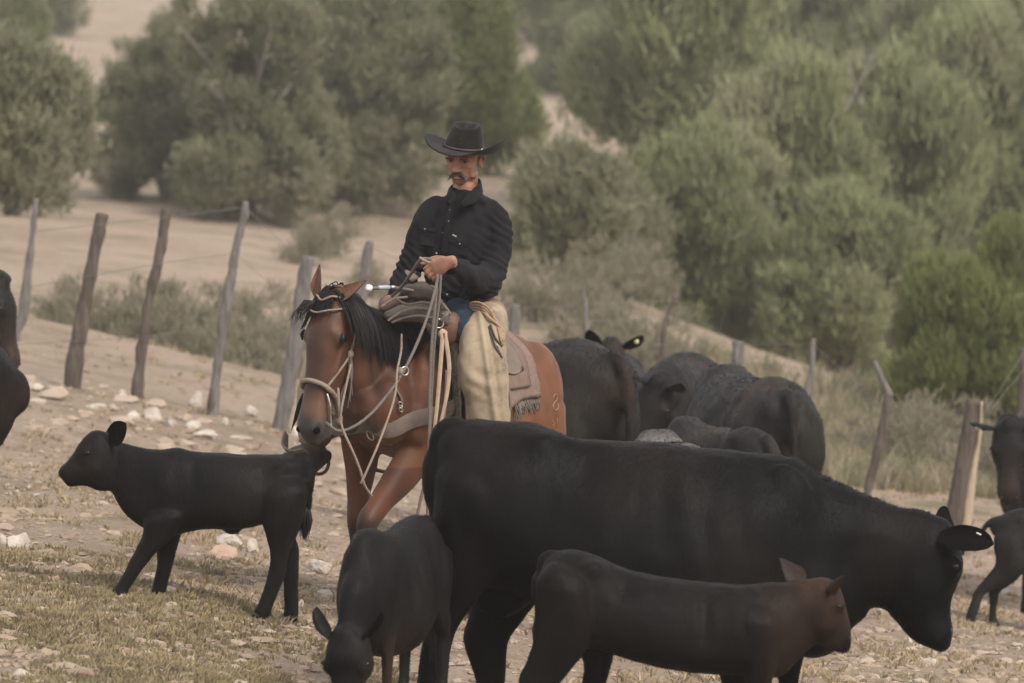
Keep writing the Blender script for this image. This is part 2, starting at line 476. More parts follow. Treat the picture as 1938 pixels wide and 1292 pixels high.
# ---------------------------------------------------------------- grass, pebbles (uncountable) and stones
M['grass'] = mat("short_grass", (0.9, 0.9, 0.9), (1.15, 1.1, 1.0), rough=0.9, scale=3, vcol=True, trans=0.25, spec=0.1)
def patch(x, y): return mnoise.noise(Vector((x * .9, y * .55, 3.3))) + 0.6 * mnoise.noise(Vector((x * 2.6, y * 1.8, 9)))
def scatter(n, y0, y1, wf=0.112):
    out = []
    while len(out) < n:
        y = math.exp(random.uniform(math.log(y0), math.log(y1))); x = random.uniform(-wf, wf) * y
        out.append((x, y))
    return out
def grass_obj(name, n, y0, y1, cond, hmin, hmax, colf, label, nb=7, lay=0.5):
    sp = [q for q in scatter(n, y0, y1) if cond(*q)]
    z = gzs(np.array(sp))
    g = MB(); cols = []
    for (x, y), zz in zip(sp, z):
        zz += micro(x, y); c = colf(x, y)
        k = random.uniform(hmin, hmax)
        for b in range(nb):
            a = random.uniform(0, 2 * PI); r = random.uniform(0, .035) * (k / 0.05) ** .5
            bx, by = x + r * math.cos(a), y + r * math.sin(a)
            lean = random.uniform(0.1, lay + .5) * k; w = random.uniform(.0025, .005) * (1 + k * 4)
            dx, dy = math.cos(a), math.sin(a); sx = random.uniform(-1, 1); 
            h = k * random.uniform(.6, 1.1)
            i = len(g.v)
            g.v += [Vector((bx - w, by + sx * w, zz - .005)), Vector((bx + w, by - sx * w, zz - .005)),
                    Vector((bx + w * .7 + dx * lean * .4, by + dy * lean * .4, zz + h * .6)), Vector((bx - w * .7 + dx * lean * .4, by + dy * lean * .4, zz + h * .6)),
                    Vector((bx + dx * lean, by + dy * lean, zz + h))]
            g.f += [(i, i + 1, i + 2, i + 3), (i + 3, i + 2, i + 4)]; g.m += [0, 0]
            v = random.uniform(.8, 1.2); cols += [tuple(q * v for q in c)] * 5
    it = iter(cols)
    return tag(link(name, g, M['grass'], origin=(0, 0, 0), col=lambda v: next(it)), label, 'grass', kind='stuff')
def gcol(x, y):
    t = mnoise.noise(Vector((x * 1.5, y * 1.5, 1))) * .5 + .5 + random.uniform(-.25, .25)
    a, b = random.choice((((0.215, 0.190, 0.105), (0.40, 0.33, 0.20)), ((0.17, 0.145, 0.10), (0.36, 0.30, 0.21))))
    return tuple(p * (1 - t) + q * t for p, q in zip(a, b))
def leftish(x, y): return x < (-0.02 * y + 0.5 * mnoise.noise(Vector((x, y, 0)))) or random.random() < .12
grass_obj("short_grass", 44000, 18.5, 30, lambda x, y: patch(x, y) + (0.42 - (y - 19) * .10) > random.uniform(-.25, .3) and leftish(x, y), .010, .036, gcol, "short dry yellow green turf growing in patches over the stony ground")
grass_obj("dead_grass", 22000, 18.5, 60, lambda x, y: patch(x + 9, y) > random.uniform(-.1, .6), .015, .05, lambda x, y: (lambda k: (.37 * k, .295 * k, .20 * k))(random.uniform(.7, 1.2)), "sparse straw coloured dead grass scattered over the bare dirt", nb=6, lay=1.2)
grass_obj("tall_dry_grass", 8000, 43, 62, lambda x, y: x > 0.02 * y and patch(x, y) > random.uniform(-.5, .2), .10, .34, lambda x, y: random.choice([(.25, .22, .15), (.30, .26, .19), (.19, .19, .12)]), "tall dry brush and grass beyond the right half of the fence", nb=9, lay=.4)

def rock_mb(c, r, seed, flat=.6, n=12, m=8, base=None, tilt=0.0):
    g = MB(); ell(g, (0, 0, 0), (1, 1, 1), n=n, m=m)
    sv = Vector((seed * 3.7, seed * 1.3, seed))
    rz = Matrix.Rotation(seed * 2.4, 3, 'Z')
    pl = []
    rr = random.Random(seed)
    for _ in range(15):
        d = Vector((rr.gauss(0, 1), rr.gauss(0, 1), rr.gauss(0, .8))).normalized(); pl.append((d, rr.uniform(.42, .80)))
    out = []
    for v in g.v:
        q = v.copy()
        for d, h in pl:
            t = q.dot(d)
            if t > h: q -= d * (t - h) * .92
        q *= 1 + .16 * mnoise.noise(q * 1.7 + sv) + .05 * mnoise.noise(q * 6 + sv)
        q = Vector((q.x * r[0], q.y * r[1], q.z * r[2])); q = rz @ q if r[0] < r[1] * 1.4 else q
        out.append(Vector(c) + q)
    g.v = out; return g
M['rock'] = mat("limestone", (0.58, 0.52, 0.45), (0.40, 0.33, 0.27), rough=0.95, scale=9, bump=.7, bscale=30, bdist=.02, c3=(0.38, 0.24, 0.17), s3=6, t3=(.55, .75), spec=.1)
M['rock2'] = mat("pinkish_rock", (0.42, 0.27, 0.19), (0.50, 0.38, 0.30), rough=0.95, scale=9, bump=.7, bscale=30, bdist=.02, spec=.1)
M['peb'] = mat("pebbles", (0.46, 0.38, 0.31), (0.34, 0.25, 0.19), rough=0.95, scale=2.5, spec=.1)
g = MB()
sp = [q for q in scatter(15000, 18.5, 41) if mnoise.noise(Vector((q[0] * .7, q[1] * .5, 5))) > random.uniform(-.6, .3)]
z = gzs(np.array(sp))
for i, ((x, y), zz) in enumerate(zip(sp, z)):
    r = random.lognormvariate(math.log(.0095), .55); r = min(r, .045)
    q = MB(); ell(q, (0, 0, 0), (r * random.uniform(.8, 1.6), r * random.uniform(.8, 1.4), r * random.uniform(.4, .8)), n=6, m=4)
    if 33 < y < 40.5 and x < -1.2 and random.random() < .05: 
        k_ = random.uniform(.035, .085) / r; q.v = [v * k_ for v in q.v]; r *= k_
    o = Vector((x, y, zz + micro(x, y) + r * .1))
    q.v = [o + v + Vector((random.uniform(-.2, .2), random.uniform(-.2, .2), random.uniform(-.2, .2))) * r for v in q.v]; g.join(q)
tag(link("gravel", g, M['peb'], origin=(0, 0, 0), smooth=False), "small pale stones and gravel strewn across the dry ground", 'gravel', kind='stuff')

g = MB()
sp = [q for q in scatter(14000, 18.5, 40) if mnoise.noise(Vector((q[0] * .8, q[1] * .6, 15))) > random.uniform(-.7, .2)]
z = gzs(np.array(sp)); ccl = []
for i, ((x, y), zz) in enumerate(zip(sp, z)):
    r = min(random.lognormvariate(math.log(.013), .5), .05)
    q = MB(); ell(q, (0, 0, 0), (r * random.uniform(.8, 1.8), r * random.uniform(.8, 1.4), r * random.uniform(.35, .7)), n=6, m=4)
    o = Vector((x, y, zz + micro(x, y)))
    k0 = random.uniform(.7, 1.15); ccl += [(.36 * k0, .275 * k0, .205 * k0)] * len(q.v)
    q.v = [o + v + Vector((random.uniform(-.25, .25), random.uniform(-.25, .25), random.uniform(-.2, .2))) * r for v in q.v]; g.join(q)
it_ = iter(ccl)
tag(link("dirt_clods", g, mat("dirt_clods", (1, 1, 1), (.8, .8, .8), rough=.95, scale=20, vcol=True, spec=.05), origin=(0, 0, 0), smooth=False, col=lambda v: next(it_)), "crumbled dirt clods and trampled soil over the slope", 'soil', kind='stuff')

def solve_ground(px, py):
    """where the sight line through this direction meets the ground"""
    lo_, hi_ = 15.0, 150.0; d = lo_
    while d < hi_:
        p = P(px, py, d)
        if p.z < gz(p.x, p.y): break
        d += .25
    return P(px, py, d)
ROCKS = [ # px, py of the base centre, width px, height px, pinkish, label
 (30,1046,76,44,0,"large smooth white boulder half sunk at the left edge of the grass"),
 (8,1040,40,42,0,"rounded white boulder cut by the left picture border"),
 (432,1034,80,36,0,"flat cream rock seen beneath the belly of the left calf"),
 (425,1062,110,36,1,"broad rust pink rock beneath the belly of the left calf"),
 (478,1046,44,30,0,"small cream rock beside the broad pink one under the calf"),
 (600,1085,62,40,0,"wedge shaped white rock between the left calf and the horse foreleg"),
 (615,1138,46,40,0,"blocky cream rock next to the black foreleg of the horse"),
 (572,1160,24,28,0,"small upright pale stone beside the calf's hind hoof"),
 (230,757,38,24,0,"bright white pointed stone near the foot of the third fence post"),
 (372,768,46,30,0,"bright white stone behind the stubby foot of the fourth fence post"),
 (472,786,46,20,0,"white wedge stone right of the fourth fence post"),
 (62,742,70,22,0,"long pale rock slab under the muzzle of the left edge cow"),
 (72,764,50,12,0,"thin flat slab just below the long one at the left"),
 (180,778,62,18,0,"pale sloping slab between second and third fence posts"),
 (288,798,46,30,0,"angular cream block above the calf's ears"),
 (322,808,36,26,0,"cream block touching the angular one above the calf's back"),
 (250,796,56,20,0,"low flat rock left of the cream blocks"),
 (362,812,38,24,0,"squarish pale rock in the middle of the rubble row"),
 (378,830,60,22,0,"front slab of the rubble row above the calf's back"),
 (446,832,66,12,0,"long thin slab at the right end of the rubble row"),
 (424,806,44,18,0,"small pale stone behind the right end of the rubble row"),
 (560,828,44,24,0,"pale rounded rock left of the horse's muzzle"),
 (45,1292,74,34,0,"pale rock cut off by the bottom border at far left"),
 (205,1282,46,18,0,"grey pebble like rock in the grass near the bottom border"),
 (175,1143,24,16,0,"little cream stone in the grass below the calf's front hoof"),
 (385,1003,30,16,0,"small stone just under the calf's brisket"),
 (445,1207,34,16,0,"pale stone in the turf below the calf's belly"),
 (465,1270,34,16,0,"pale stone near the bottom left turf"),
 (320,1130,50,10,0,"flat white stone under the calf's second front hoof"),
 (130,1076,36,20,0,"greyish stone at the upper edge of the turf"),
 (270,994,30,14,0,"weathered stone left of the calf's chest"),
 (770,985,40,14,0,"small flat pale stone seen between horse legs and hanging reins"),
 (1722,1226,24,28,0,"small round white stone beside the big cow's muzzle"),
 (1905,1125,40,16,0,"low pale stone behind the right edge calf's hooves"),
 (1800,1110,46,18,0,"pale stone right of the big cow's face"),
 (1660,1160,26,22,0,"pale stone under the big cow's throat"),
 (1760,1262,50,20,0,"broken cream stone in front of the big cow's nose"),
 (1590,1250,40,14,0,"low stone beneath the brown calf's chin"),
]
for i, (px, py, w, h, pk, lab) in enumerate(ROCKS):
    b = solve_ground(px, py); s = F / b.y
    r = (w / 2 / s * 1.08, w / 2 / s * .8, h / s * .72)
    c = b + Vector((0, r[1] * .6, r[2] * .25))
    tag(link("rock", rock_mb(c, r, i + 3, n=22, m=16), M['rock2'] if pk else M['rock'], smooth=False), lab, 'rock', 'pale limestone rocks on the slope')

# dung and small dark clumps near the calf's hind hooves
d = MB(); b = solve_ground(508, 1186); ell(d, b + Vector((0, 0, .02)), (.06, .05, .035)); ell(d, b + Vector((.06, 0.02, .02)), (.04, .05, .025))
displace(d, lambda v, n: .012 * N3(v, 30)); tag(link("dung_pile", d, M['hoof']), "dark dung lump in the turf behind the left calf's hind hooves", 'dung')

# ---------------------------------------------------------------- fence
M['post'] = mat("weathered_wood", (0.085, 0.068, 0.058), (0.15, 0.12, 0.10), rough=0.9, scale=6, bump=.8, bscale=14, stretch=(6, 6, .6), bdist=.02, spec=.15)
M['postg'] = mat("grey_wood", (0.14, 0.125, 0.118), (0.22, 0.198, 0.185), rough=0.9, scale=6, bump=.8, bscale=14, stretch=(6, 6, .6), bdist=.02, spec=.15)
M['split'] = mat("split_wood", (0.36, 0.28, 0.20), (0.46, 0.37, 0.27), rough=0.9, scale=8, bump=.6, bscale=14, stretch=(6, 6, .6), spec=.15)
M['wire'] = mat("wire", (0.22, 0.20, 0.19), rough=0.5, metal=.6)
fb = P(400, 788, 40)
fence = empty("wire_fence", (fb.x, fb.y, fb.z))
tag(fence, "leaning weathered wood post and wire fence running behind the horse and herd", 'fence')
POSTS = [ # path (px,py,halfwidth px) top..bottom, D, material, label
 ([(68,375,5),(60,450,6),(50,540,8),(44,590,9),(28,655,8)], 44, 'postg', "thin crooked grey post at far left"),
 ([(193,405,12),(180,470,12),(165,550,13),(148,640,14),(140,690,17),(136,737,17)], 40, 'post', "thick leaning dark post"),
 ([(315,395,8),(310,440,9),(298,500,9),(280,580,9),(268,660,10),(262,720,10),(258,756,11)], 40, 'post', "slim leaning dark post"),
 ([(465,382,4),(462,410,7),(445,480,8),(432,550,9),(418,640,9),(408,720,9),(403,788,12)], 40, 'postg', "wavy pale tipped post"),
 ([(582,485,11),(572,560,14),(558,650,15),(545,730,15),(530,815,15)], 40, 'postg', "broad grey post beside the horse's ear"),
 ([(700,455,8),(690,520,10),(680,600,10),(672,850,10)], 40.6, 'postg', "grey post behind the saddle"),
 ([(975,575,9),(972,640,10),(965,890,11)], 41.4, 'postg', "faint grey post behind the rider"),
 ([(1102,545,4),(1110,600,5),(1108,650,5),(1100,900,7)], 44, 'postg', "thin grey stick post"),
 ([(1278,560,4),(1262,600,6),(1255,660,6),(1240,900,8)], 43, 'post', "dark bent stick post"),
 ([(1396,645,12),(1396,700,12),(1392,930,13)], 42.5, 'postg', "short sawn grey post behind the herd"),
 ([(1540,640,5),(1535,700,6),(1525,760,7),(1500,945,9)], 42.5, 'postg', "pale thin post right of the herd"),
 ([(1682,745,7),(1675,790,9),(1662,850,8),(1650,900,8),(1640,940,8)], 42, 'post', "dark lower half of the bent post"),
 ([(1938,660,7),(1937,720,9),(1925,960,10)], 42.5, 'post', "dark post cut by the right border"),
]
for path, D, mt, lab in POSTS:
    s = F / D
    mb = MB(); rows = []
    e = path[-1]; path = path + [(e[0] - 3, e[1] + 25, e[2])]
    for px, py, hw in path:
        q = P(px, py, D); rows.append((q.x, q.y, q.z, hw / s, hw / s * .9))
    loft(mb, rows, side=(1, 0, 0), k=9, n=18, capr=False, p=2.6)
    displace(mb, lambda v, n: .012 * N3((v.x, v.y, v.z * .25), 26) + .016 * N3(v, 7) + .006 * N3(v, 20))
    tag(link("post", mb, M[mt], fence), lab)
mb = MB(); rows = [tuple(P(px, py, 42)) + (h / 229, h / 229) for px, py, h in ((1655, 683, 5), (1668, 715, 6), (1685, 750, 8))]
loft(mb, rows, side=(0, 1, 0), k=4, n=10, capr=False); tag(link("post", mb, M['postg'], fence), "pale upper stick wired to the bent post")
mb = MB(); s = F / 40
loft(mb, [tuple(P(px, py, 40)) + (h / s, h / s) for px, py, h in ((1846, 757, 17), (1836, 830, 19), (1822, 910, 21), (1812, 980, 23), (1806, 1040, 23))], side=(1, 0, 0), k=6, n=14, p=2.8, capr=False)
displace(mb, lambda v, n: .010 * N3((v.x, v.y, v.z * .25), 26)); pp = tag(link("post", mb, M['post'], fence), "thick split post with a raw pale edge behind the big cow's head")
mb = MB(); loft(mb, [tuple(P(px, py, 39.93)) + (h / s, .03) for px, py, h in ((1858, 760, 3), (1853, 830, 4), (1842, 890, 7), (1830, 980, 10), (1822, 1040, 10))], side=(1, 0, 0), k=6, n=8, capr=False)
displace(mb, lambda v, n: .007 * N3((v.x, v.y, v.z * .3), 30)); link("split_edge", mb, M['split'], pp)
mb = MB(); loft(mb, [tuple(P(px, py, 40)) + (h / s, h / s) for px, py, h in ((404, 735, 7), (402, 765, 10), (399, 800, 12))], side=(1, 0, 0), k=4, n=12, capr=False)
displace(mb, lambda v, n: .01 * N3(v, 20)); tag(link("post", mb, M['post'], fence), "stubby broken post foot")
for zf in (0.06, 0.33, 0.62):
    mb = MB(); pt_ = []
    for path, D, mt, lab in sorted(POSTS, key=lambda q: q[0][0][0]):
        if D > 43.5 or path[0][0] == 1682: continue
        i = zf * (len(path) - 1); a = path[int(i)]; b = path[min(int(i) + 1, len(path) - 1)]; t = i - int(i)
        pt_.append(P(a[0] * (1 - t) + b[0] * t, a[1] * (1 - t) + b[1] * t, D - .07))
        if path[0][0] == 1540: pt_.append(P(1675, (775, 850, 900)[int(zf * 3)], 41.9)); pt_.append(P(1842, (815, 880, 960)[int(zf * 3)], 39.85))
    pt_ = [pt_[0] + (pt_[0] - pt_[1]) * 1.0] + pt_
    tube(mb, pt_, .0022, k=1, n=5); link("wire_strand", mb, M['wire'], fence)
# ---------------------------------------------------------------- junipers and brush
M['bark'] = mat("juniper_bark", (0.13, 0.105, 0.09), (0.22, 0.185, 0.16), rough=.95, scale=6, stretch=(4, 4, .5), spec=.1)
M['dead'] = mat("dead_wood", (0.38, 0.35, 0.33), (0.28, 0.255, 0.24), rough=.95, scale=6, spec=.1)
def leafmat(name, a, b, c):
    return mat(name, a, b, rough=.85, scale=.9, detail=4, c3=c, s3=.45, t3=(.50, .68), spec=.12, trans=.42)
M['jun'] = leafmat("juniper_foliage", (0.33, 0.345, 0.185), (0.22, 0.235, 0.12), (0.41, 0.385, 0.26))
M['jun2'] = leafmat("green_juniper_foliage", (0.21, 0.235, 0.090), (0.135, 0.15, 0.062), (0.25, 0.25, 0.12))
M['jun3'] = leafmat("dull_juniper_foliage", (0.28, 0.275, 0.17), (0.18, 0.178, 0.108), (0.37, 0.34, 0.245))
M['sage'] = leafmat("sagebrush_foliage", (0.30, 0.27, 0.19), (0.22, 0.195, 0.14), (0.36, 0.31, 0.24))
def crown_mesh(name, H, W, seed, nclump, leaf, mt, base=.02, upright=.5, lobes=None, hollow=.0, upto=1.0):
    """foliage: many leaf-sized blades grouped in tufts through the crown's volume. Built at the origin"""
    r = np.random.default_rng(seed)
    L = []
    nl = lobes or 16
    for i in range(nl):
        t = r.uniform(0.04, .86)
        prof = (1 - (max(t - .35, 0) / .75) ** 2) ** .5 * (0.78 + .22 * min(t / .25, 1)) if t < 1 else .2
        a = r.uniform(0, 2 * PI); rad = prof * W * r.uniform(.35, .78)
        L.append((rad * math.cos(a), rad * math.sin(a), H * t, W * r.uniform(.26, .42), W * r.uniform(.26, .42) * r.uniform(1.0, 1.5)))
    L.append((0, 0, H * .55, W * .55, H * .38)); L.append((0, 0, H * .86, W * .26, H * .13))
    vs = []; fs = []
    sv = Vector((seed, seed * 2, 0))
    cnt = 0
    probs = np.array([l[3] ** 2 * l[4] for l in L]); probs /= probs.sum()
    pick = r.choice(len(L), nclump * 3, p=probs)
    for q in pick:
        if cnt >= nclump: break
        lx, ly, lz, lr, lh = L[q]
        d = r.normal(size=3); d /= np.linalg.norm(d); k = r.uniform(.45, 1.0) ** .35
        c = Vector((lx + d[0] * lr * k, ly + d[1] * lr * k, lz + d[2] * lh * k))
        if c.z < base * H: continue
        if mnoise.noise(c * (2.3 / max(W, .5)) * 1.6 + sv) < -.15 + hollow: continue
        cnt += 1
        out = Vector((c.x, c.y, (c.z - H * .4) * .5)); out = out.normalized() if out.length > .01 else Vector((0, 0, 1))
        cs = leaf * r.uniform(1.2, 2.6)
        for _ in range(15):
            dv = Vector(r.normal(size=3)) * .45 + out * .35 + Vector((0, 0, upright * 1.3)); dv.normalize()
            o = c + Vector(r.normal(size=3)) * cs * .62
            s = dv.cross(Vector(r.normal(size=3))).normalized() * leaf * r.uniform(.13, .28); l = leaf * r.uniform(.7, 1.5) * (1 + 1.1 * upright)
            i = len(vs); vs += [o - s, o + s, o + s * .55 + dv * l, o - s * .55 + dv * l]; fs.append((i, i + 1, i + 2, i + 3))
    mb = MB(); mb.v = vs; mb.f = fs; mb.m = [0] * len(fs)
    return mb
def trunk_mb(H, W, seed, thick=.16, n=7):
    r = random.Random(seed); mb = MB()
    for i in range(n):
        a = 2 * PI * i / n + r.uniform(-.4, .4); h = H * r.uniform(.55, .85); sp = W * r.uniform(.25, .7); th = thick * r.uniform(.35, .8)
        pts = [(0, 0, -.3), (.05 * math.cos(a), .05 * math.sin(a), .1)]
        for t in (.3, .6, 1): pts.append((sp * t * math.cos(a) + r.uniform(-.1, .1) * W, sp * t * math.sin(a) + r.uniform(-.1, .1) * W, h * t ** .9))
        tube(mb, pts, [th * 1.3, th, th * .7, th * .4, th * .1], k=3, n=7)
        for j in range(3):
            t = r.uniform(.4, .9); b = Vector(pts[3]) * t; e = b + Vector((r.uniform(-1, 1), r.uniform(-1, 1), r.uniform(.2, .8))) * W * .45
            tube(mb, [b, (b + e) / 2 + Vector((0, 0, .1)), e], [th * .35, th * .2, th * .04], k=3, n=5)
    return mb
KINDS = {}
def tree_kind(key, H, W, seed, nclump, leaf, mt, dead=0, **kw):
    c = crown_mesh(key, H, W, seed, nclump, leaf, mt, **kw); t = trunk_mb(H, W, seed, .05 * H * .6)
    d = None
    if dead:
        d = MB(); r = random.Random(seed)
        for i in range(dead):
            a = r.uniform(PI, 2 * PI); z = H * r.uniform(.15, .8); w = W * r.uniform(.75, 1.0)
            b = Vector((w * .06 * math.cos(a), w * .06 * math.sin(a), z * .7)); e = Vector((w * math.cos(a), w * math.sin(a), z + H * r.uniform(.08, .22)))
            tube(d, [b, (b + e) / 2 + Vector((r.uniform(-.1, .1), 0, r.uniform(-.1, .1))), e], [.028, .018, .006], k=3, n=5)
            for j in range(4):
                m_ = b.lerp(e, r.uniform(.3, .9)); tube(d, [m_, m_ + Vector((r.uniform(-1, 1), r.uniform(-1, .3), r.uniform(.1, 1))) * .3 * W / 2], [.014, .004], k=2, n=4)
    KINDS[key] = (c, t, d, mt, {})
def tree(key, px, py, D, sc, rot, label, sx=1.0, cat='tree', group=None, name='juniper_tree'):
    c, t, d, mt, cache = KINDS[key]
    b = P(px, py, D); z = gz(b.x, b.y)
    if 'crown' not in cache:
        for nm, g, m_ in (('crown', c, M[mt]), ('trunk', t, M['bark']), ('dead_branches', d, M['dead'])):
            if g is None: continue
            me = bpy.data.meshes.new(nm); me.from_pydata([tuple(v) for v in g.v], [], g.f); me.materials.append(m_)
            if nm != 'crown': me.polygons.foreach_set("use_smooth", [True] * len(me.polygons))
            cache[nm] = me
    root = empty(name, (b.x, b.y, z)); root.scale = (sc * sx, sc * sx, sc); root.rotation_euler = (0, 0, rot)
    tag(root, label, cat, group)
    for nm, me in cache.items():
        o = bpy.data.objects.new(nm, me); scene.collection.objects.link(o); o.parent = root
    return root
tree_kind('a', 4.6, 1.75, 1, 3600, .080, 'jun3', dead=6, upright=.5, hollow=.20)
tree_kind('b', 4.0, 1.25, 2, 2600, .085, 'jun2', upright=.6)
tree_kind('c', 5.4, 1.75, 3, 4200, .095, 'jun', dead=7, upright=1.0, hollow=.08)
tree_kind('d', 4.6, 1.55, 4, 3600, .09, 'jun', upright=.8)
tree_kind('e', 2.2, 1.05, 5, 1400, .075, 'jun3', upright=.6, hollow=.05)
tree_kind('g', 1.9, .80, 6, 2600, .042, 'jun2', upright=1.2, dead=2)
tree_kind('s', .62, .50, 8, 130, .032, 'sage', upright=.8, hollow=.05)
tree_kind('s2', .70, .65, 9, 170, .032, 'sage', upright=1.0, hollow=.15)
GT = 'junipers on the hillside'
J = [
 ('a',470,412,98,1.02,.3,"broad dull green juniper filling the upper left, behind the fence posts",1.05),
 ('a',310,385,101,.80,2.2,"ragged left shoulder of juniper with ground showing through its lower branches",1.0),
 ('a',700,395,102,1.12,4.0,"dull juniper with grey dead branches directly left of the cowboy's hat",1.0),
 ('b',900,300,112,1.18,1.0,"dense bright green juniper right behind the cowboy's hat",1.0),
 ('a',600,250,125,1.25,5.1,"tall olive juniper top rising behind the broad left one",1.1),
 ('c',40,200,128,.80,.5,"juniper cut by the upper left border, above the pale slope",.7),
 ('e',20,470,76,1.25,.8,"leafy juniper at the left border level with the fence tops",.9),
 ('e',100,40,200,1.3,2.0,"small far juniper at the very top left of the slope",1.0),
 ('c',1180,205,170,1.0,.2,"shadowy grey juniper on the slope right of the hat, above the bare patch",1.1),
 ('d',1060,190,175,1.1,1.9,"dark far juniper above the bare patch right of the hat",1.0),
 ('d',1290,600,104,1.45,3.2,"rounded juniper forming the left shoulder of the big right hand thicket",1.0),
 ('c',1500,745,88,1.08,.4,"tallest pale tipped juniper in the middle of the right thicket",.95),
 ('c',1340,690,82,.72,2.6,"lower juniper in front of the right thicket behind the herd's ears",1.05),
 ('c',1690,760,92,1.05,4.4,"brownish tipped juniper on the right of the thicket",.95),
 ('d',1600,740,80,.75,5.0,"low juniper just above the short sawn fence post",1.1),
 ('g',1820,835,58,1.0,.7,"bright green bushy juniper behind the split post at right",1.0),
 ('g',1925,800,64,1.35,2.7,"yellow green juniper at the right border behind the bright bushy one",.9),
 ('e',1080,545,76,.95,1.4,"small scraggly juniper right behind the cowboy's shoulder",1.0),
 ('e',1170,560,80,.95,3.0,"grey green bush between the cowboy's shoulder and the thicket",1.1),
 ('e',1010,520,84,.8,4.6,"thin low juniper touching the cowboy's sleeve edge",1.1),
 ('c',1420,330,150,1.15,3.9,"dark juniper rising behind the tops of the right thicket",1.1),
 ('d',1620,300,150,1.5,.9,"tall dark green juniper at upper right of centre",1.0),
 ('c',1800,380,135,1.2,5.5,"dusky juniper high at the right, above the bushy one",1.0),
 ('d',1930,480,120,1.3,2.2,"dark green juniper at the upper right border",1.0),
 ('c',1320,120,215,1.5,1.2,"far hazy juniper along the top edge right of centre",1.2),
 ('d',1500,100,220,2.0,3.3,"far green juniper along the top edge above the thicket",1.2),
 ('d',1720,110,215,2.0,4.1,"far green juniper at the top edge near the right",1.2),
 ('c',1900,160,205,1.6,.1,"far hazy juniper in the top right corner",1.1),
 ('d',820,60,220,1.7,2.5,"far juniper at the top edge above the cowboy",1.2),
 ('c',1010,60,225,1.5,5.9,"far juniper at the top edge right of the cowboy's hat",1.1),
 ('c',560,60,215,1.3,3.0,"far juniper at the top edge above the broad left juniper",1.2),
 ('d',1850,640,100,1.3,1.5,"mid green juniper between the thicket and the right border",1.0),
]
for k, px, py, D, sc, rot, lab, sx in J: tree(k, px, py, D, sc, rot, lab, sx, group=GT)
rb = random.Random(5)
BR = [(215,670,55,.95,""),(285,680,55,1.05,""),(350,700,54,1.0,""),(420,720,54,1.05,""),(480,740,53,1.0,""),(530,760,52,.9,""),(455,690,58,.9,""),(160,640,57,.8,""),(635,505,72,.75,"dark"),(585,520,70,.7,""),(120,600,57,.6,""),(700,580,66,.6,""),(660,640,60,.6,""),
      (1010,620,62,.9,""),(1060,600,64,1.0,""),(1130,640,60,.9,""),(1210,680,58,.9,""),(990,690,56,.8,""),(1180,570,74,1.0,""),(1700,850,50,.9,""),(1760,880,48,.8,""),(1880,900,46,.7,""),(1920,930,45,.6,""),(1640,870,48,.45,"")]
BL = ["second post's left neighbour brush clump beyond the fence", "wide brush clump between the second and third fence posts", "brush clump just right of the third fence post", "brush clump behind the foot of the fourth fence post", "brush clump between the fourth and fifth fence posts", "low brush clump touching the broad grey fifth post", "sparse brush clump above and behind the fourth post's neighbour",
 "small brush clump beside the thin crooked post at far left", "dark grey bush on the slope just left of the cowboy's elbow", "small dark bush left of the one by the cowboy's elbow", "tiny brush clump at the far left slope edge", "brush behind the horse's neck and saddle roll", "brush clump directly above the horse's ears", "low brush right behind the cowboy's back", "brush by the thin stick post behind the herd",
 "brush clump left of the dark bent stick post", "brush clump under the thicket, above the rear cows", "little brush clump touching the horse's rump", "pale brush at the foot of the round grey bush", "brush between the bent post and the thick split post", "brush left of the thick split post's foot", "brush right of the thick split post", "brush at the right border behind the tagged cow", "smallest brush clump behind the bent post"]
for i, (px, py, D, sc, _) in enumerate(BR):
    side = "left of the horse" if px < 600 else ("behind the rider" if px < 1300 else "at the right")
    tree('s' if i % 2 else 's2', px, py, D, sc * 1.15, rb.uniform(0, 6), "grey green " + BL[i % len(BL)], 1.25, 'bush', "brush bushes " + side, name='brush_bush')
# ---------------------------------------------------------------- cattle
def ear_mb(base, axis, up, L=.2, W=.055, cup=.35, tip=.75):
    """cupped leaf shaped ear: outer shell slot 0, inner face slot 1"""
    axis = Vector(axis).normalized(); up = Vector(up); up = (up - axis * up.dot(axis)).normalized(); s = axis.cross(up)
    nu, nv = 12, 8; mb = MB(); vs = []; fs = []; ms = []
    for lay in (0, 1):
        for i in range(nu + 1):
            u = i / nu
            w = W * (math.sin(min(u / .45, 1) * PI / 2) * .65 + .35) * ((1 - max((u - .45) / .55, 0) ** 2.2) ** .6 if tip > .7 else 1 - max((u - .32) / .68, 0) ** 1.15) + .002
            for j in range(nv + 1):
                v = -1 + 2 * j / nv
                c = Vector(base) + axis * (L * u) + s * (v * w) + up * (cup * w * v * v)
                th = .006 * (1 - abs(v) ** 3) * (1 - u ** 4) + .001
                vs.append(c + up * (th if lay else -th * 1.6))
    K = (nu + 1) * (nv + 1)
    for i in range(nu):
        for j in range(nv):
            a = i * (nv + 1) + j
            fs.append((a, a + nv + 1, a + nv + 2, a + 1)); ms.append(0)
            fs.append((K + a, K + a + 1, K + a + nv + 2, K + a + nv + 1)); ms.append(1)
    def rim(a, b): fs.append((a, b, K + b, K + a)); ms.append(0)
    for i in range(nu):
        rim(i * (nv + 1), (i + 1) * (nv + 1)); rim((i + 1) * (nv + 1) + nv, i * (nv + 1) + nv)
    for j in range(nv): rim(nu * (nv + 1) + j, nu * (nv + 1) + j + 1)
    mb.v = vs; mb.f = fs; mb.m = ms
    return mb

def frame(pos, fwd, up):
    x = Vector(fwd).normalized(); z = Vector(up); z = (z - x * z.dot(x)).normalized(); y = z.cross(x)
    m = Matrix((x, y, z)).transposed().to_4x4(); m.translation = Vector(pos); return m

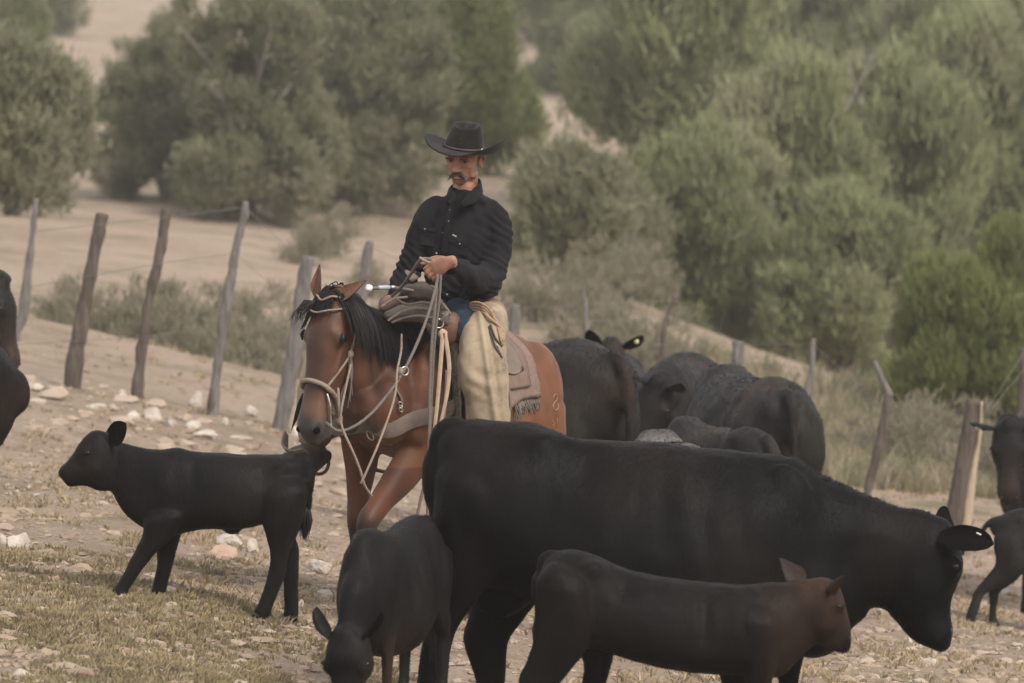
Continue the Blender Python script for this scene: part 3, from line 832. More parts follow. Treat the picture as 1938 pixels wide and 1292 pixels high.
def cow_head(mb, Mx, s=1.0, calf=False):
    """adds the skull to be fused; Mx: x to the nose, z towards the forehead. Origin at the poll"""
    S = [(-.07, -.03, -.17, .075), (0, .012, -.20, .10), (.07, .025, -.225, .118), (.15, .022, -.235, .122), (.22, .008, -.215, .104), (.30, -.012, -.185, .083), (.38, -.03, -.165, .074), (.44, -.035, -.16, .078), (.485, -.045, -.155, .072), (.51, -.065, -.14, .045)]
    if calf: S = [(x * .88, a + (.02 if x < .2 else 0), b * .95, w) for x, a, b, w in S]
    t = MB(); loft(t, [(x * s, 0, (a + b) / 2 * s, w * s, (a - b) / 2 * s) for x, a, b, w in S], side=(0, 1, 0), tan=(1, 0, 0), p=2.35, k=3, low=-.10)
    for sy in (-1, 1):
        ell(t, (.155 * s, sy * .098 * s, -.035 * s), (.05 * s, .034 * s, .04 * s))
        ell(t, (.455 * s, sy * .045 * s, -.075 * s), (.036 * s, .032 * s, .032 * s))
        ell(t, (.12 * s, sy * .07 * s, -.16 * s), (.09 * s, .04 * s, .07 * s))
    ell(t, (0, 0, .015 * s), (.06 * s, .06 * s, .035 * s))
    t.xf(Mx); mb.join(t)

def cow_head_bits(Mx, s=1.0, calf=False, ears=((1, .25, .15), (1, .25, .15)), el=.19, ew=.062):
    """ears (joined to the skin) and eyes / nostrils / tags placements"""
    k = .9 if calf else 1
    e = MB()
    for sy, (o, b, u) in zip((1, -1), ears):
        base = Mx @ Vector((.01 * s, sy * .085 * s, -.04 * s))
        ax = Mx.to_3x3() @ Vector((-b, sy * o, u)); up = Mx.to_3x3() @ Vector((.9, sy * .1, -.25))
        e.join(ear_mb(base, ax, up, el * s, ew * s))
    eyes = []
    for sy in (-1, 1):
        g = MB(); ell(g, Mx @ Vector((.155 * k * s, sy * .117 * s, -.03 * s)), (.019 * s, .019 * s, .016 * s)); eyes.append(g)
    nos = []
    for sy in (-1, 1):
        g = MB(); ell(g, Mx @ Vector((.492 * k * s, sy * .050 * s, -.075 * s)), (.018 * s, .012 * s, .014 * s), n=10, m=8); nos.append(g)
    return e, eyes, nos

BLK = (0.0070, 0.0066, 0.0066)
def coat(base=BLK, brown=(0.05, 0.026, 0.017), bf=None, dust=0.0, org=None, seed=0):
    def f(v):
        t = .5 + .5 * N3(v + Vector((seed, 0, 0)), 3.1)
        k = bf(v) if bf else max(0, N3(v + Vector((seed, 7, 0)), 1.9) - .12) * 1.1
        c = [a * (1 - k) + b * k for a, b in zip(base, brown)]
        d = dust * (0.55 + .9 * max(0, N3(v + Vector((0, seed, 3)), 4.5) + .15))
        return tuple((a * (.85 + .3 * t)) * (1 - d) + dc * d for a, dc in zip(c, (.13, .118, .108)))
    return f

def hoof_mb(c, s, fwd=(1, 0)):
    mb = MB(); f = Vector((fwd[0], fwd[1], 0)).normalized(); sd = Vector((-f.y, f.x, 0))
    for sy in (-1, 1):
        b = Vector(c) + sd * sy * .021 * s
        loft(mb, [tuple(b + f * .0 * s + Vector((0, 0, .055 * s))) + (.019 * s, .030 * s), tuple(b + f * .012 * s + Vector((0, 0, .028 * s))) + (.023 * s, .040 * s), tuple(b + f * .022 * s + Vector((0, 0, .002))) + (.024 * s, .050 * s)],
             side=tuple(sd), tan=(0, 0, -1), k=2, n=12, capr=False)
    return mb

def finish_animal(name, skin, extra, eyes, nos, col, label, cat, origin, group=None, fr=None, coatm='coat', earin='ear_blk', hooves=(), tags=(), parts=()):
    for e in extra:
        skin.join(e)
    base_ = skin
    ob = link(name, skin, [M[coatm], M[earin]], origin=origin, col=col)
    tag(ob, label, cat, group)
    if fr: fur('coat_hair', base_, ob, M['fur'], fr[0], fr[1], fr[2], fr[3], col, seed=len(label), lift=fr[4] if len(fr) > 4 else .3)
    for g in eyes: link("eye", g, M['eye'], ob)
    for g in nos: link("nostril", g, M['muzzle'], ob)
    for g in hooves: link("hoof", g, M['hoof'], ob)
    for g, m in tags: link("ear_tag", g, M[m], ob)
    for n_, g, m, c_ in parts: link(n_, g, M[m], ob, col=c_)
    return ob

def switch_mb(p, s=1.0, L=.3, n=60, seed=0, dirv=(0, 0, -1), spread=.03):
    r = random.Random(seed); mb = MB(); d = Vector(dirv).normalized()
    for i in range(n):
        a = r.uniform(0, 2 * PI); l = L * r.uniform(.6, 1.0); o = Vector((math.cos(a), math.sin(a), 0)) * r.uniform(0, 1) * spread * s
        q = Vector(p) + o * .25 - d * .04
        tube(mb, [q, q + d * l * .5 + o * 1.0, q + d * l + o * .7], [.005 * s, .004 * s, .001], k=2, n=4)
    return mb

# ---- generic standing animal in its own coordinates: x forward, y left, z up
def beast(name, label, pos, yaw, s=1.0, calf=False, neck=None, head=((1.30, 0, 1.12), (.75, 0, -.65), (.65, 0, .75)), legs=(0, 0, 0, 0),
          tail='down', voxel=.018, dust=.25, group=None, ears=((1, .2, .1), (1, .2, .1)), tags=(), bulk=1.0, cat='cow', earin='ear_blk', brown=None, seed=0, front=True, belly=0):
    leg = 1.08 if calf else 1.0
    mb = MB()
    T = [(-.86, 1.16, .95, .09), (-.80, 1.25, .82, .19), (-.68, 1.31, .72, .255), (-.50, 1.335, .68, .275), (-.30, 1.30, .60, .325), (-.05, 1.285, .55, .365), (.2, 1.285, .55, .355), (.42, 1.31, .58, .30), (.58, 1.325, .60, .245), (.72, 1.30, .66, .21), (.82, 1.22, .74, .16), (.88, 1.10, .84, .08)]
    if calf: T = [(x * .92, a, b + .10 + (belly if -.75 < x < .75 else belly * .3), w * .78) for x, a, b, w in T]
    T = [(x, a, b, w * bulk) for x, a, b, w in T]
    loft(mb, [(x, 0, (a + b) / 2, w, (a - b) / 2) for x, a, b, w in T], tan=(1, 0, 0), p=2.3, low=.14, n=26)
    for sy in (-1, 1):      # hip points, shoulder, thigh
        ell(mb, (.50, sy * .15 * bulk * (.8 if calf else 1), .95), (.15, .08, .27))
        dx = legs[0 if sy > 0 else 1]
        w = .8 if calf else 1
        y = sy * .165 * w
        loft(mb, [(.50, y, .95, .09 * w, .15), (.48 + dx * .15, y, .76, .08 * w, .11), (.50 + dx * .45, y, .58, .055, .072), (.51 + dx * .62, y, .42, .05, .055), (.51 + dx * .85, y, .30, .043, .048), (.51 + dx, y, .16, .043, .048), (.515 + dx, y, .12, .050, .057), (.545 + dx, y, .05, .050, .055)], side=(0, 1, 0), n=14)
        dx = legs[2 if sy > 0 else 3]
        y = sy * .17 * w
        loft(mb, [(-.60, y * .9, 1.05, .12 * w, .20), (-.60, y, .85, .115 * w, .19), (-.60 + dx * .25, y, .68, .085 * w, .12), (-.68 + dx * .5, y, .54, .055, .072), (-.72 + dx * .62, y, .46, .045, .058), (-.70 + dx * .78, y, .34, .044, .053), (-.68 + dx, y, .16, .044, .051), (-.665 + dx, y, .12, .051, .058), (-.635 + dx, y, .05, .050, .056)], side=(0, 1, 0), n=14)
    hp, hf, hu = [Vector(q) for q in head]
    hs = 1.28 if calf else 1.0
    Hx = frame(hp, hf, hu)
    back = Hx @ Vector((.03, 0, -.10 * hs))
    nb = Vector((.52, 0, 1.02)); mid = (nb + back) / 2 + Vector((.02, 0, .0))
    if neck: mid = Vector(neck)
    loft(mb, [tuple(nb) + (.19 * (.8 if calf else 1), .28), tuple(nb.lerp(mid, .6)) + (.155 * (.85 if calf else 1), .24), tuple(mid) + (.13 * (.85 if calf else 1), .20), tuple(back) + (.095, .125)], side=(0, 1, 0), n=20)
    if not calf: loft(mb, [tuple(nb + Vector((.12, 0, -.25))) + (.06, .12), tuple(mid + Vector((.02, 0, -.16))) + (.035, .09), tuple(back + Vector((0, 0, -.06))) + (.03, .05)], side=(0, 1, 0))
    cow_head(mb, Hx, hs, calf)
    tl = [(-.80, 0, 1.26, .045, .045), (-.90, 0, 1.20, .042, .042), (-.945, 0, 1.02, .034, .034), (-.94, 0, .78, .028, .028), (-.93, .0, .55, .022, .022)]
    if tail == 'swish': tl = [(-.80, 0, 1.22, .035, .035), (-.93, 0, 1.17, .03, .03), (-1.05, 0, 1.02, .026, .026), (-1.16, .02, .93, .022, .022), (-1.2, .03, .9, .017, .017)]
    if tail == 'tuck': tl = [(-.80, 0, 1.2, .03, .03), (-.84, 0.1, 1.1, .03, .03), (-.80, .16, .95, .024, .024), (-.74, .2, .75, .02, .02), (-.70, .2, .55, .017, .017)]
    if calf: tl = [(a * .93, b, c, d * 1.1, e * 1.1) for a, b, c, d, e in tl]
    loft(mb, tl, side=(0, 1, 0), n=10)
    A = Matrix.Translation(Vector(pos)) @ Matrix.Rotation(yaw, 4, 'Z') @ Matrix.Diagonal((s, s, s * (1.0), 1))
    sk = fuse(mb.xf(A), voxel, 9)
    bl = []
    for sy in (-1, 1):
        b_ = bulk * (.8 if calf else 1)
        bl += [((-.50, sy * .24 * b_, 1.25), (.09, .09, .05), .030), ((-.80, sy * .12 * b_, 1.15), (.06, .06, .07), .022), ((-.60, sy * .24 * b_, .92), (.16, .12, .2), .022), ((-.30, sy * .30 * b_, 1.12), (.10, .12, .10), -.022),
               ((.44, sy * .27 * b_, .95), (.10, .1, .22), .018), ((.28, sy * .30 * b_, .98), (.05, .1, .2), -.012), ((.55, sy * .1, 1.30), (.12, .1, .05), .018), ((-.70, sy * .08, 1.30), (.05, .05, .05), -.02)]
    bumps(sk, bl, A.inverted(), s)
    displace(sk, lambda v, n: .013 * N3(v, 5) + .006 * N3((v.x, v.y, v.z * .5), 13))
    HM = A @ Hx
    e, ey, no = cow_head_bits(Hx, hs, calf, ears)
    e.xf(A); [g.xf(A) for g in ey + no]
    hv = []
    for i, (bx, sg, yy) in enumerate(((.55, 1, .165), (.55, -1, .165), (-.63, 1, .17), (-.63, -1, .17))):
        yy *= (.8 if calf else 1)
        hv.append(hoof_mb((bx + legs[i], sg * yy, 0), 1.1).xf(A))
    sw = switch_mb((tl[-1][0], tl[-1][1], tl[-1][2]), L=.34 if tail == 'down' else .12, seed=seed, n=40).xf(A)
    tg = []
    for (sy, mtn) in tags:
        o, b, u = ears[0 if sy > 0 else 1]
        q = Hx @ Vector((.01 * hs, sy * .085 * hs, -.04 * hs)) + (Hx.to_3x3() @ Vector((-b, sy * o, u))).normalized() * .13 * hs + (Hx.to_3x3() @ Vector((1, 0, -.3))) * .02
        g = MB(); nrm = Hx.to_3x3() @ Vector((1, 0, -.2)); a = nrm.orthogonal().normalized(); 
        ell(g, q, (.019, .019, .019)); g.xf(A); tg.append((g, mtn))
    cf = coat(dust=dust, seed=seed, bf=brown) if brown else coat(dust=dust, seed=seed)
    fw = (-math.cos(yaw) * .6, -math.sin(yaw) * .6, -.7); near = pos[1] < 25
    fr_ = (fw, 9000, .016, .0012, .3) if near else (fw, 2600, .026, .0026, .3)
    return finish_animal(name, sk, [e], ey, no, cf, label, cat, pos, group, fr=fr_, hooves=hv, tags=tg, earin=earin, parts=[('tail_switch', sw, 'hair', None)])

# ================= left calf: profile, facing left =================
def Q(D, root=None): return lambda px, py, y=0.0: P(px, py, D + y)
def torso_px(mb, D, rows, p=2.3, low=.12, n=26, tan=(1, 0, 0)):
    s = F / D
    loft(mb, [tuple(P(px, (a + b) / 2, D)) + (w, (b - a) / 2 / s) for px, a, b, w in rows], side=(0, 1, 0), tan=tan, p=p, low=low, n=n)
def limb_px(mb, D, rows, y=0.0, n=16, k=4):
    """rows: (x_left, y_left, x_right, y_right, lateral half m): traced edges of a limb, one ring across each edge pair"""
    d0 = D + y; vs = []; fs = []; R = []
    for xl, yl, xr, yr, w in interp(rows, k):
        a = P(xl, yl, d0); b = P(xr, yr, d0); e_ = (b - a) / 2; R.append(((a + b) / 2, e_ * (1 + .0055 / max(e_.length, .01)), max(w, .002) + .005))
    def cap(r0, r1):
        t = (r0[0] - r1[0]); t.normalize(); e = min(r0[1].length, r0[2])
        return [(r0[0] + t * e * x, r0[1] * q, r0[2] * q) for x, q in ((.38, .83), (.62, .55), (.75, .25))]
    R = cap(R[0], R[1])[::-1] + R + cap(R[-1], R[-2])
    for c, e, w in R:
        for j in range(n):
            th = 2 * PI * j / n; cx = math.copysign(abs(math.cos(th)) ** .9, math.cos(th)); sx = math.copysign(abs(math.sin(th)) ** .9, math.sin(th))
            vs.append(c + e * cx + Vector((0, w * sx, 0)))
    for i in range(len(R) - 1):
        for j in range(n): j2 = (j + 1) % n; fs.append((i * n + j, i * n + j2, (i + 1) * n + j2, (i + 1) * n + j))
    fs.append(tuple(range(n))[::-1]); fs.append(tuple((len(R) - 1) * n + j for j in range(n)))
    mb.add(vs, fs); return mb

D = 24.0; s = F / D; mb = MB()
torso_px(mb, D, [(226,842,925,.055),(245,843,960,.065),(268,846,990,.09),(295,850,1012,.115),(325,851,1016,.13),(355,853,1008,.14),(400,856,1001,.16),(440,858,1003,.17),(470,860,1000,.165),(500,860,992,.15),(530,860,985,.14),(555,861,975,.12),(572,866,955,.09),(582,878,930,.05)], low=.08)
limb_px(mb, D, [(216,835,200,915,.045),(232,840,212,930,.055),(262,848,240,975,.075),(300,856,275,1000,.09)])
ell(mb, P(440, 1000, D), (.045, .03, .03)); ell(mb, P(310, 950, D - .05), (.10, .06, .14)); ell(mb, P(310, 950, D + .05), (.10, .06, .14))
limb_px(mb, D, [(272,985,352,975,.07),(271,1012,322,1020,.058),(258,1038,300,1040,.045),(247,1060,278,1066,.036),(237,1083,266,1082,.034),(226,1102,250,1104,.028),(214,1116,242,1115,.031),(210,1122,240,1125,.033)], y=-.09)
limb_px(mb, D, [(290,985,355,975,.07),(296,1020,339,1016,.055),(298,1045,331,1045,.042),(299,1066,325,1066,.036),(295,1090,318,1090,.030),(292,1106,314,1106,.028),(287,1122,312,1120,.031),(285,1128,311,1130,.033)], y=.09)
limb_px(mb, D, [(496,940,582,930,.10),(499,990,570,985,.09),(507,1020,552,1030,.065),(513,1048,545,1052,.045),(512,1075,540,1078,.038),(505,1103,532,1104,.030),(494,1132,519,1136,.030),(486,1150,514,1150,.034),(481,1157,511,1163,.035)], y=-.09)
limb_px(mb, D, [(510,940,586,930,.10),(520,990,575,985,.09),(530,1018,557,1012,.06),(536,1045,565,1040,.043),(537,1072,564,1068,.038),(537,1100,562,1100,.030),(539,1130,562,1130,.030),(538,1150,563,1150,.034),(537,1168,563,1170,.035)], y=.09)
# head
Hc = frame(P(196, 822, D), P(116, 892, D) - P(192, 838, D), (-.35, 0, .8)); 
limb_px(mb, D, [(226,840,214,925,.05),(204,820,198,928,.066),(184,814,184,926,.074),(165,824,170,920,.068),(151,840,158,918,.056),(141,858,148,918,.048),(130,872,138,919,.044),(121,880,130,919,.043),(115,886,124,914,.038),(114,892,118,906,.026)], k=4, n=20)
ell(mb, P(125, 897, D), (.027, .040, .036)); ell(mb, P(133, 909, D), (.03, .03, .018))
for y in (-.066, .066): ell(mb, P(167, 854, D + y), (.024, .014, .016))
for y in (-.03, .03): ell(mb, P(123, 885, D + y), (.018, .018, .016))
tl = [tuple(P(a, b, D)) + (w, w) for a, b, w in ((560,866,.03),(580,868,.028),(588,885,.022),(588,920,.018),(584,960,.015),(578,985,.014))]
loft(mb, tl, side=(0, 1, 0), n=10)
sk = fuse(mb, .0095, 8); displace(sk, lambda v, n: .005 * N3(v, 6) + .003 * N3(v, 17))
bumps(sk, [(tuple(P(x, y, D + yy)), (a, .1, b), h) for x, y, yy, a, b, h in ((545,880,-.12,.05,.03,.014),(572,880,-.08,.03,.03,.010),(500,900,-.15,.05,.06,-.012),(310,920,-.12,.05,.1,.012),(365,900,-.13,.03,.1,-.008),(530,950,-.14,.07,.08,.012),(335,856,0,.05,.02,.010),(180,888,-.06,.03,.03,.006),(150,880,-.04,.02,.02,-.005))], scale=1.6)
e = MB()
e.join(ear_mb(P(213, 838, D - .065), P(240, 798, D - .13) - P(213, 838, D - .065), (-.5, -.75, .1), .135, .052))
e.join(ear_mb(P(205, 836, D + .065), P(217, 797, D + .15) - P(205, 836, D + .065), (-.6, -.3, .1), .12, .042))
ey = []; no = []
for y in (-.078, .078):
    gg = MB(); ell(gg, P(166, 857, D + y * .985), (.012, .010, .010)); ey.append(gg)
for y in (-.033, .033):
    gg = MB(); ell(gg, P(119, 887, D + y), (.007, .009, .007)); no.append(gg)
hv = [hoof_mb(P(x, yy, D + y) - Vector((0, 0, .0)), .72, (-1, 0)) for x, yy, y in ((226, 1127, -.09), (299, 1133, .09), (497, 1166, -.09), (550, 1175, .09))]
sw = switch_mb(P(580, 975, D), s=.8, L=.16, n=70, seed=3, dirv=(-.12, 0, -1), spread=.03)
bf = lambda v: min(1, max(0, .25 * max(0, N3(v, 3)) + (.35 if v.x < P(215, 900, D).x and v.z < P(0, 865, D).z else 0) * (.1 + .4 * N3(v, 9))))
calf_left = finish_animal("black_calf", sk, [e], ey, no, coat(base=(.0080, .0075, .0075), dust=.02, bf=bf, seed=1), "black calf in full profile walking left on the turf in front of the fence", 'calf', P(400, 1150, D), 'cattle of the herd', fr=((.6, 0, -.7), 12000, .015, .0012), hooves=hv, parts=[('tail_switch', sw, 'hair', None)])

# ================= big foreground cow: profile, facing right, head lowered =================
D = 22.1; s = F / D; mb = MB()
torso_px(mb, D, [(830,835,985,.10),(842,815,1040,.18),(862,801,1085,.235),(905,791,1110,.27),(950,797,1120,.285),(1000,798,1135,.30),(1050,817,1165,.325),(1100,830,1195,.35),(1170,834,1225,.375),(1250,838,1240,.385),(1330,848,1245,.375),(1400,855,1240,.34),(1460,860,1240,.30),(1505,868,1242,.26),(1545,888,1250,.23),(1580,905,1235,.19),(1610,925,1190,.15)], low=.16, n=30)
limb_px(mb, D, [(1520,890,1470,1235,.20),(1565,900,1545,1215,.18),(1620,927,1600,1180,.155),(1670,948,1640,1150,.13),(1715,963,1672,1145,.115),(1755,975,1700,1160,.10)])
# head, nose down
limb_px(mb, D, [(1700,962,1668,1120,.09),(1752,968,1678,1140,.112),(1795,985,1682,1146,.125),(1815,1030,1690,1160,.130),(1822,1072,1700,1172,.125),(1812,1105,1712,1188,.098),(1800,1140,1724,1202,.080),(1797,1172,1738,1214,.076),(1800,1192,1752,1221,.078),(1796,1212,1768,1224,.062)], k=4, n=22)
for y in (-.108, .108): ell(mb, P(1803, 1070, D + y), (.045, .026, .045))
for y in (-.04, .04): ell(mb, P(1792, 1192, D + y), (.026, .026, .03))
for y in (-.16, .16): ell(mb, P(1480, 1010, D + y * .9), (.19, .09, .30)); ell(mb, P(905, 960, D + y * .9), (.2, .12, .3))
# hind legs: far one back (left), near one forward
limb_px(mb, D, [(824,900,980,950,.13),(820,1000,960,1060,.125),(820,1075,925,1110,.10),(818,1130,888,1150,.075),(808,1185,862,1190,.056),(800,1225,848,1232,.05),(795,1292,836,1292,.042),(796,1340,832,1340,.042),(792,1368,838,1368,.052),(800,1392,846,1392,.05)], y=-.14)
limb_px(mb, D, [(860,950,1040,980,.13),(868,1050,1025,1090,.12),(885,1110,1015,1140,.10),(890,1155,990,1172,.07),(880,1195,966,1205,.055),(884,1232,956,1235,.048),(905,1292,952,1292,.042),(912,1340,950,1340,.042),(910,1368,954,1368,.052),(915,1392,960,1392,.05)], y=.16)
# fore legs, hidden by the brown calf
for y, dx in ((-.16, -20), (.16, 45)):
    limb_px(mb, D, [(1390 + dx,1020,1520 + dx,1040,.10),(1400 + dx,1150,1500 + dx,1150,.09),(1415 + dx,1220,1480 + dx,1220,.062),(1420 + dx,1262,1472 + dx,1262,.055),(1428 + dx,1310,1464 + dx,1310,.04),(1428 + dx,1350,1464 + dx,1350,.04),(1425 + dx,1385,1470 + dx,1385,.05),(1430 + dx,1415,1474 + dx,1415,.05)], y=y)
# udder
ell(mb, P(945, 1118, D + .02), (.15, .13, .12))
for x, y in ((922, -.05), (955, -.06), (930, .06), (960, .05)): loft(mb, [tuple(P(x, 1140, D + y)) + (.018, .018), tuple(P(x + 2, 1168, D + y)) + (.013, .013)], side=(0, 1, 0), n=8)
tl = [tuple(P(a, b, D - .02)) + (w, w) for a, b, w in ((870,806,.04),(838,818,.038),(827,850,.03),(824,930,.024),(824,1020,.02),(824,1090,.018))]
loft(mb, tl, side=(0, 1, 0), n=10)
sk = fuse(mb, .013, 10)
bumps(sk, [(tuple(P(x, y, D + yy)), (a, .22, b), h) for x, y, yy, a, b, h in ((1028,840,-.25,.09,.045,.040),(850,835,-.15,.06,.07,.020),(955,850,-.28,.12,.05,-.020),(1110,880,-.32,.09,.10,-.035),(930,960,-.3,.18,.18,.025),(1440,990,-.32,.10,.25,.028),(1340,960,-.36,.05,.2,-.014),(1530,1000,-.25,.06,.2,-.016),(1490,868,0,.12,.03,.012),(1560,1120,-.2,.08,.10,.016),(1740,1100,-.12,.05,.06,.014),(1770,1150,-.1,.03,.05,-.008))])
def bc_disp(v, n):
    r = .0
    if abs(v.x - P(1200, 0, D).x) < .5: r = .0018 * math.sin((v.x + .15 * v.z) * 38) * max(0, 1 - abs(v.z - P(0, 1000, D).z) / .3)
    return r + .016 * N3(v, 4) + .006 * N3((v.x, v.y, v.z * .5), 13)
displace(sk, bc_disp)
e = MB()
e.join(ear_mb(P(1778, 1018, D - .11), P(1885, 1030, D - .17) - P(1778, 1018, D - .11), (.15, -.8, .45), .24, .060, cup=.5))
e.join(ear_mb(P(1768, 1000, D + .10), P(1800, 975, D + .30) - P(1768, 1000, D + .10), (.6, -.6, .2), .21, .066, cup=.3))
ey = []; no = []
for y in (-.126, .126):
    gg = MB(); ell(gg, P(1808, 1072, D + y), (.017, .012, .015)); ey.append(gg)
for y in (-.045, .045):
    gg = MB(); ell(gg, P(1799, 1195, D + y), (.010, .016, .020)); no.append(gg)
hv = [hoof_mb(P(x, yy, D + y), 1.15, (1, 0)) for x, yy, y in ((822, 1400, -.14), (936, 1400, .16), (1432, 1425, -.16), (1498, 1425, .16))]
sw = switch_mb(P(824, 1085, D - .02), L=.3, n=60, seed=5)
tg = MB(); ribbon(tg, [P(1848, 1008, D - .205), P(1857, 1012, D - .205)], .003, .003, (0, -.2, 1), k=1)
cowb = bvh_of(sk); hair = MB(); r_ = random.Random(4)
for i in range(520):      # rough crest hair along the neck
    px = r_.uniform(1490, 1760); t = (px - 1490) / 270
    py = np.interp(px, [1490, 1510, 1560, 1620, 1700, 1760], [862, 868, 893, 925, 960, 972]) + r_.uniform(1, 6)
    b = P(px, py, D + r_.uniform(-.05, .05)); h_ = cowb.find_nearest(b); b = h_[0]; d = Vector((r_.uniform(.3, 1), r_.uniform(-.4, .4), r_.uniform(.2, .7))).normalized() * r_.uniform(.006, .015)
    tube(hair, [b - d * .2, b + d * .6 , b + d], [.0014, .0010, .0004], k=1, n=4)
bf = lambda v: min(.8, max(0, (N3(v + Vector((3, 0, 1)), 2.2) - .05) * 1.0))
finish_animal("black_cow", sk, [e], ey, no, coat(base=(.0032, .0030, .0030), brown=(.015, .010, .009), dust=.006, bf=bf, seed=2), "large black cow in the foreground walking right with lowered head", 'cow', P(1150, 1400, D), 'cattle of the herd', fr=((-.6, 0, -.7), 8000, .018, .0014), hooves=hv, tags=[(tg, 'tagw')], parts=[('tail_switch', sw, 'hair', None), ('crest_hair', hair, 'hair', None)])

# ================= brown tinged calf in front of the cow, facing right =================
D = 20.45; s = F / D; mb = MB()
torso_px(mb, D, [(1024,1075,1150,.06),(1036,1052,1195,.11),(1055,1042,1215,.14),(1085,1038,1225,.155),(1125,1050,1232,.165),(1165,1068,1240,.18),(1220,1084,1255,.195),(1280,1096,1268,.205),(1340,1102,1275,.20),(1400,1104,1278,.18),(1440,1104,1282,.155),(1475,1104,1280,.13),(1500,1104,1262,.105),(1525,1106,1235,.08)], low=.10)
limb_px(mb, D, [(1440,1104,1430,1275,.12),(1490,1102,1470,1262,.10),(1530,1098,1512,1228,.082),(1560,1100,1540,1215,.07)])
limb_px(mb, D, [(1530,1098,1520,1205,.075),(1562,1094,1530,1212,.082),(1586,1108,1540,1216,.086),(1597,1138,1552,1219,.080),(1602,1165,1562,1224,.062),(1606,1186,1572,1229,.050),(1608,1200,1578,1231,.050),(1607,1212,1590,1232,.040)], k=4, n=20)
for y in (-.078, .078): ell(mb, P(1588, 1146, D + y), (.03, .018, .026))
for y in (-.03, .03): ell(mb, P(1603, 1208, D + y), (.018, .018, .016))
for y in (-.07, .07): ell(mb, P(1430, 1185, D + y), (.11, .06, .15))
limb_px(mb, D, [(1018,1100,1120,1120,.10),(1016,1165,1122,1180,.09),(1012,1215,1108,1228,.075),(1000,1250,1090,1252,.055),(984,1282,1066,1282,.042),(985,1320,1030,1330,.035),(990,1380,1022,1380,.032),(986,1410,1026,1410,.036),(990,1436,1030,1436,.038)], y=-.10)
limb_px(mb, D, [(1040,1120,1130,1130,.10),(1070,1190,1150,1200,.08),(1098,1235,1158,1240,.055),(1108,1265,1150,1272,.042),(1104,1300,1140,1305,.034),(1110,1380,1138,1380,.032),(1106,1410,1142,1410,.036),(1112,1436,1148,1436,.038)], y=.10)
for y, dx in ((-.10, 0), (.10, -45)):
    limb_px(mb, D, [(1390 + dx,1170,1480 + dx,1180,.085),(1400 + dx,1240,1472 + dx,1240,.07),(1412 + dx,1290,1458 + dx,1290,.045),(1416 + dx,1330,1454 + dx,1330,.038),(1420 + dx,1370,1448 + dx,1370,.030),(1420 + dx,1400,1450 + dx,1400,.031),(1420 + dx,1440,1460 + dx,1440,.036)], y=y)
tl = [tuple(P(a, b, D)) + (w, w) for a, b, w in ((1050,1052,.03),(1032,1058,.03),(1024,1085,.024),(1021,1130,.018),(1019,1190,.015))]
loft(mb, tl, side=(0, 1, 0), n=10)
sk = fuse(mb, .0095, 8); bumps(sk, [(tuple(P(x, y, D + yy)), (a, .12, b), h) for x, y, yy, a, b, h in ((1120,1078,-.12,.05,.03,.020),(1050,1080,-.08,.04,.05,.012),(1180,1110,-.16,.06,.06,-.018),(1080,1150,-.14,.08,.1,.014),(1400,1180,-.16,.06,.12,.014),(1335,1170,-.18,.03,.12,-.010),(1560,1185,-.06,.03,.03,.008))], scale=1.5)
displace(sk, lambda v, n: .006 * N3(v, 6) + .003 * N3(v, 17))
e = MB()
e.join(ear_mb(P(1522, 1108, D + .06), P(1477, 1054, D + .14) - P(1524, 1108, D + .06), (.2, -.95, .1), .160, .046, tip=.5))
e2 = ear_mb(P(1567, 1118, D - .07), P(1600, 1087, D - .16) - P(1567, 1118, D - .07), (.5, .3, -.4), .125, .040, tip=.5); e.join(e2)
ey = []; no = []
for y in (-.088, .088):
    gg = MB(); ell(gg, P(1587, 1147, D + y), (.012, .009, .009)); ey.append(gg)
for y in (-.034, .034):
    gg = MB(); ell(gg, P(1608, 1208, D + y), (.006, .009, .010)); no.append(gg)
hv = [hoof_mb(P(x, yy, D + y), .8, (1, 0)) for x, yy, y in ((1010, 1442, -.10), (1128, 1442, .10), (1440, 1448, -.10), (1395, 1448, .10))]
sw = switch_mb(P(1019, 1180, D), s=.8, L=.2, n=50, seed=6)
X0 = P(1480, 0, D).x; ZM = P(0, 1195, D).z
def bf(v):
    t = min(1, max(0, (v.x - X0 + .12) / .22))
    lowm = min(1, max(0, (ZM + .10 - v.z) / .1))
    muz = min(1, max(0, (v.x - P(1590, 0, D).x) / .03)) * min(1, max(0, (P(0, 1196, D).z - v.z) / .02))
    return max(0, min(1, (.02 + .10 * N3(v, 3)) + t * (.60 + .35 * N3(v, 7)) * (1 - .4 * lowm))) * (1 - .9 * muz)
finish_animal("brown_calf", sk, [e], ey, no, coat(base=(.0068, .0058, .0055), brown=(.058, .031, .020), dust=.006, bf=bf, seed=3), "dark calf with brown face and neck standing before the big cow", 'calf', P(1250, 1440, D), 'cattle of the herd', fr=((-.6, 0, -.7), 12000, .016, .0012), earin='ear_in', hooves=hv, parts=[('tail_switch', sw, 'hair', None)])
def at(px, D):
    p = P(px, 900, D); return Vector((p.x, p.y, gz(p.x, p.y)))
HG = 'cattle of the herd'
R_ = math.radians
beast("black_calf", "black calf grazing head down towards the viewer in front of the horse", at(742, 21.35), R_(-107), .612, True, neck=(.80, 0.02, .84), head=((1.00, 0, .66), (.22, 0, -.97), (.97, 0, .22)),
      legs=(.0, .06, -.02, .02), voxel=.0095, dust=.05, group=HG, ears=((.55, .75, .3), (.5, .85, .1)), bulk=.98, cat='calf', seed=11, belly=-.22)
beast("dusty_cow", "dusty charcoal cow seen from behind, directly right of the horse's rump", at(978, 29.7), R_(130), 1.055, head=((1.35, .15, 1.0), (.8, 0, -.6), (.6, 0, .8)), voxel=.018, dust=.17, group=HG, seed=21)
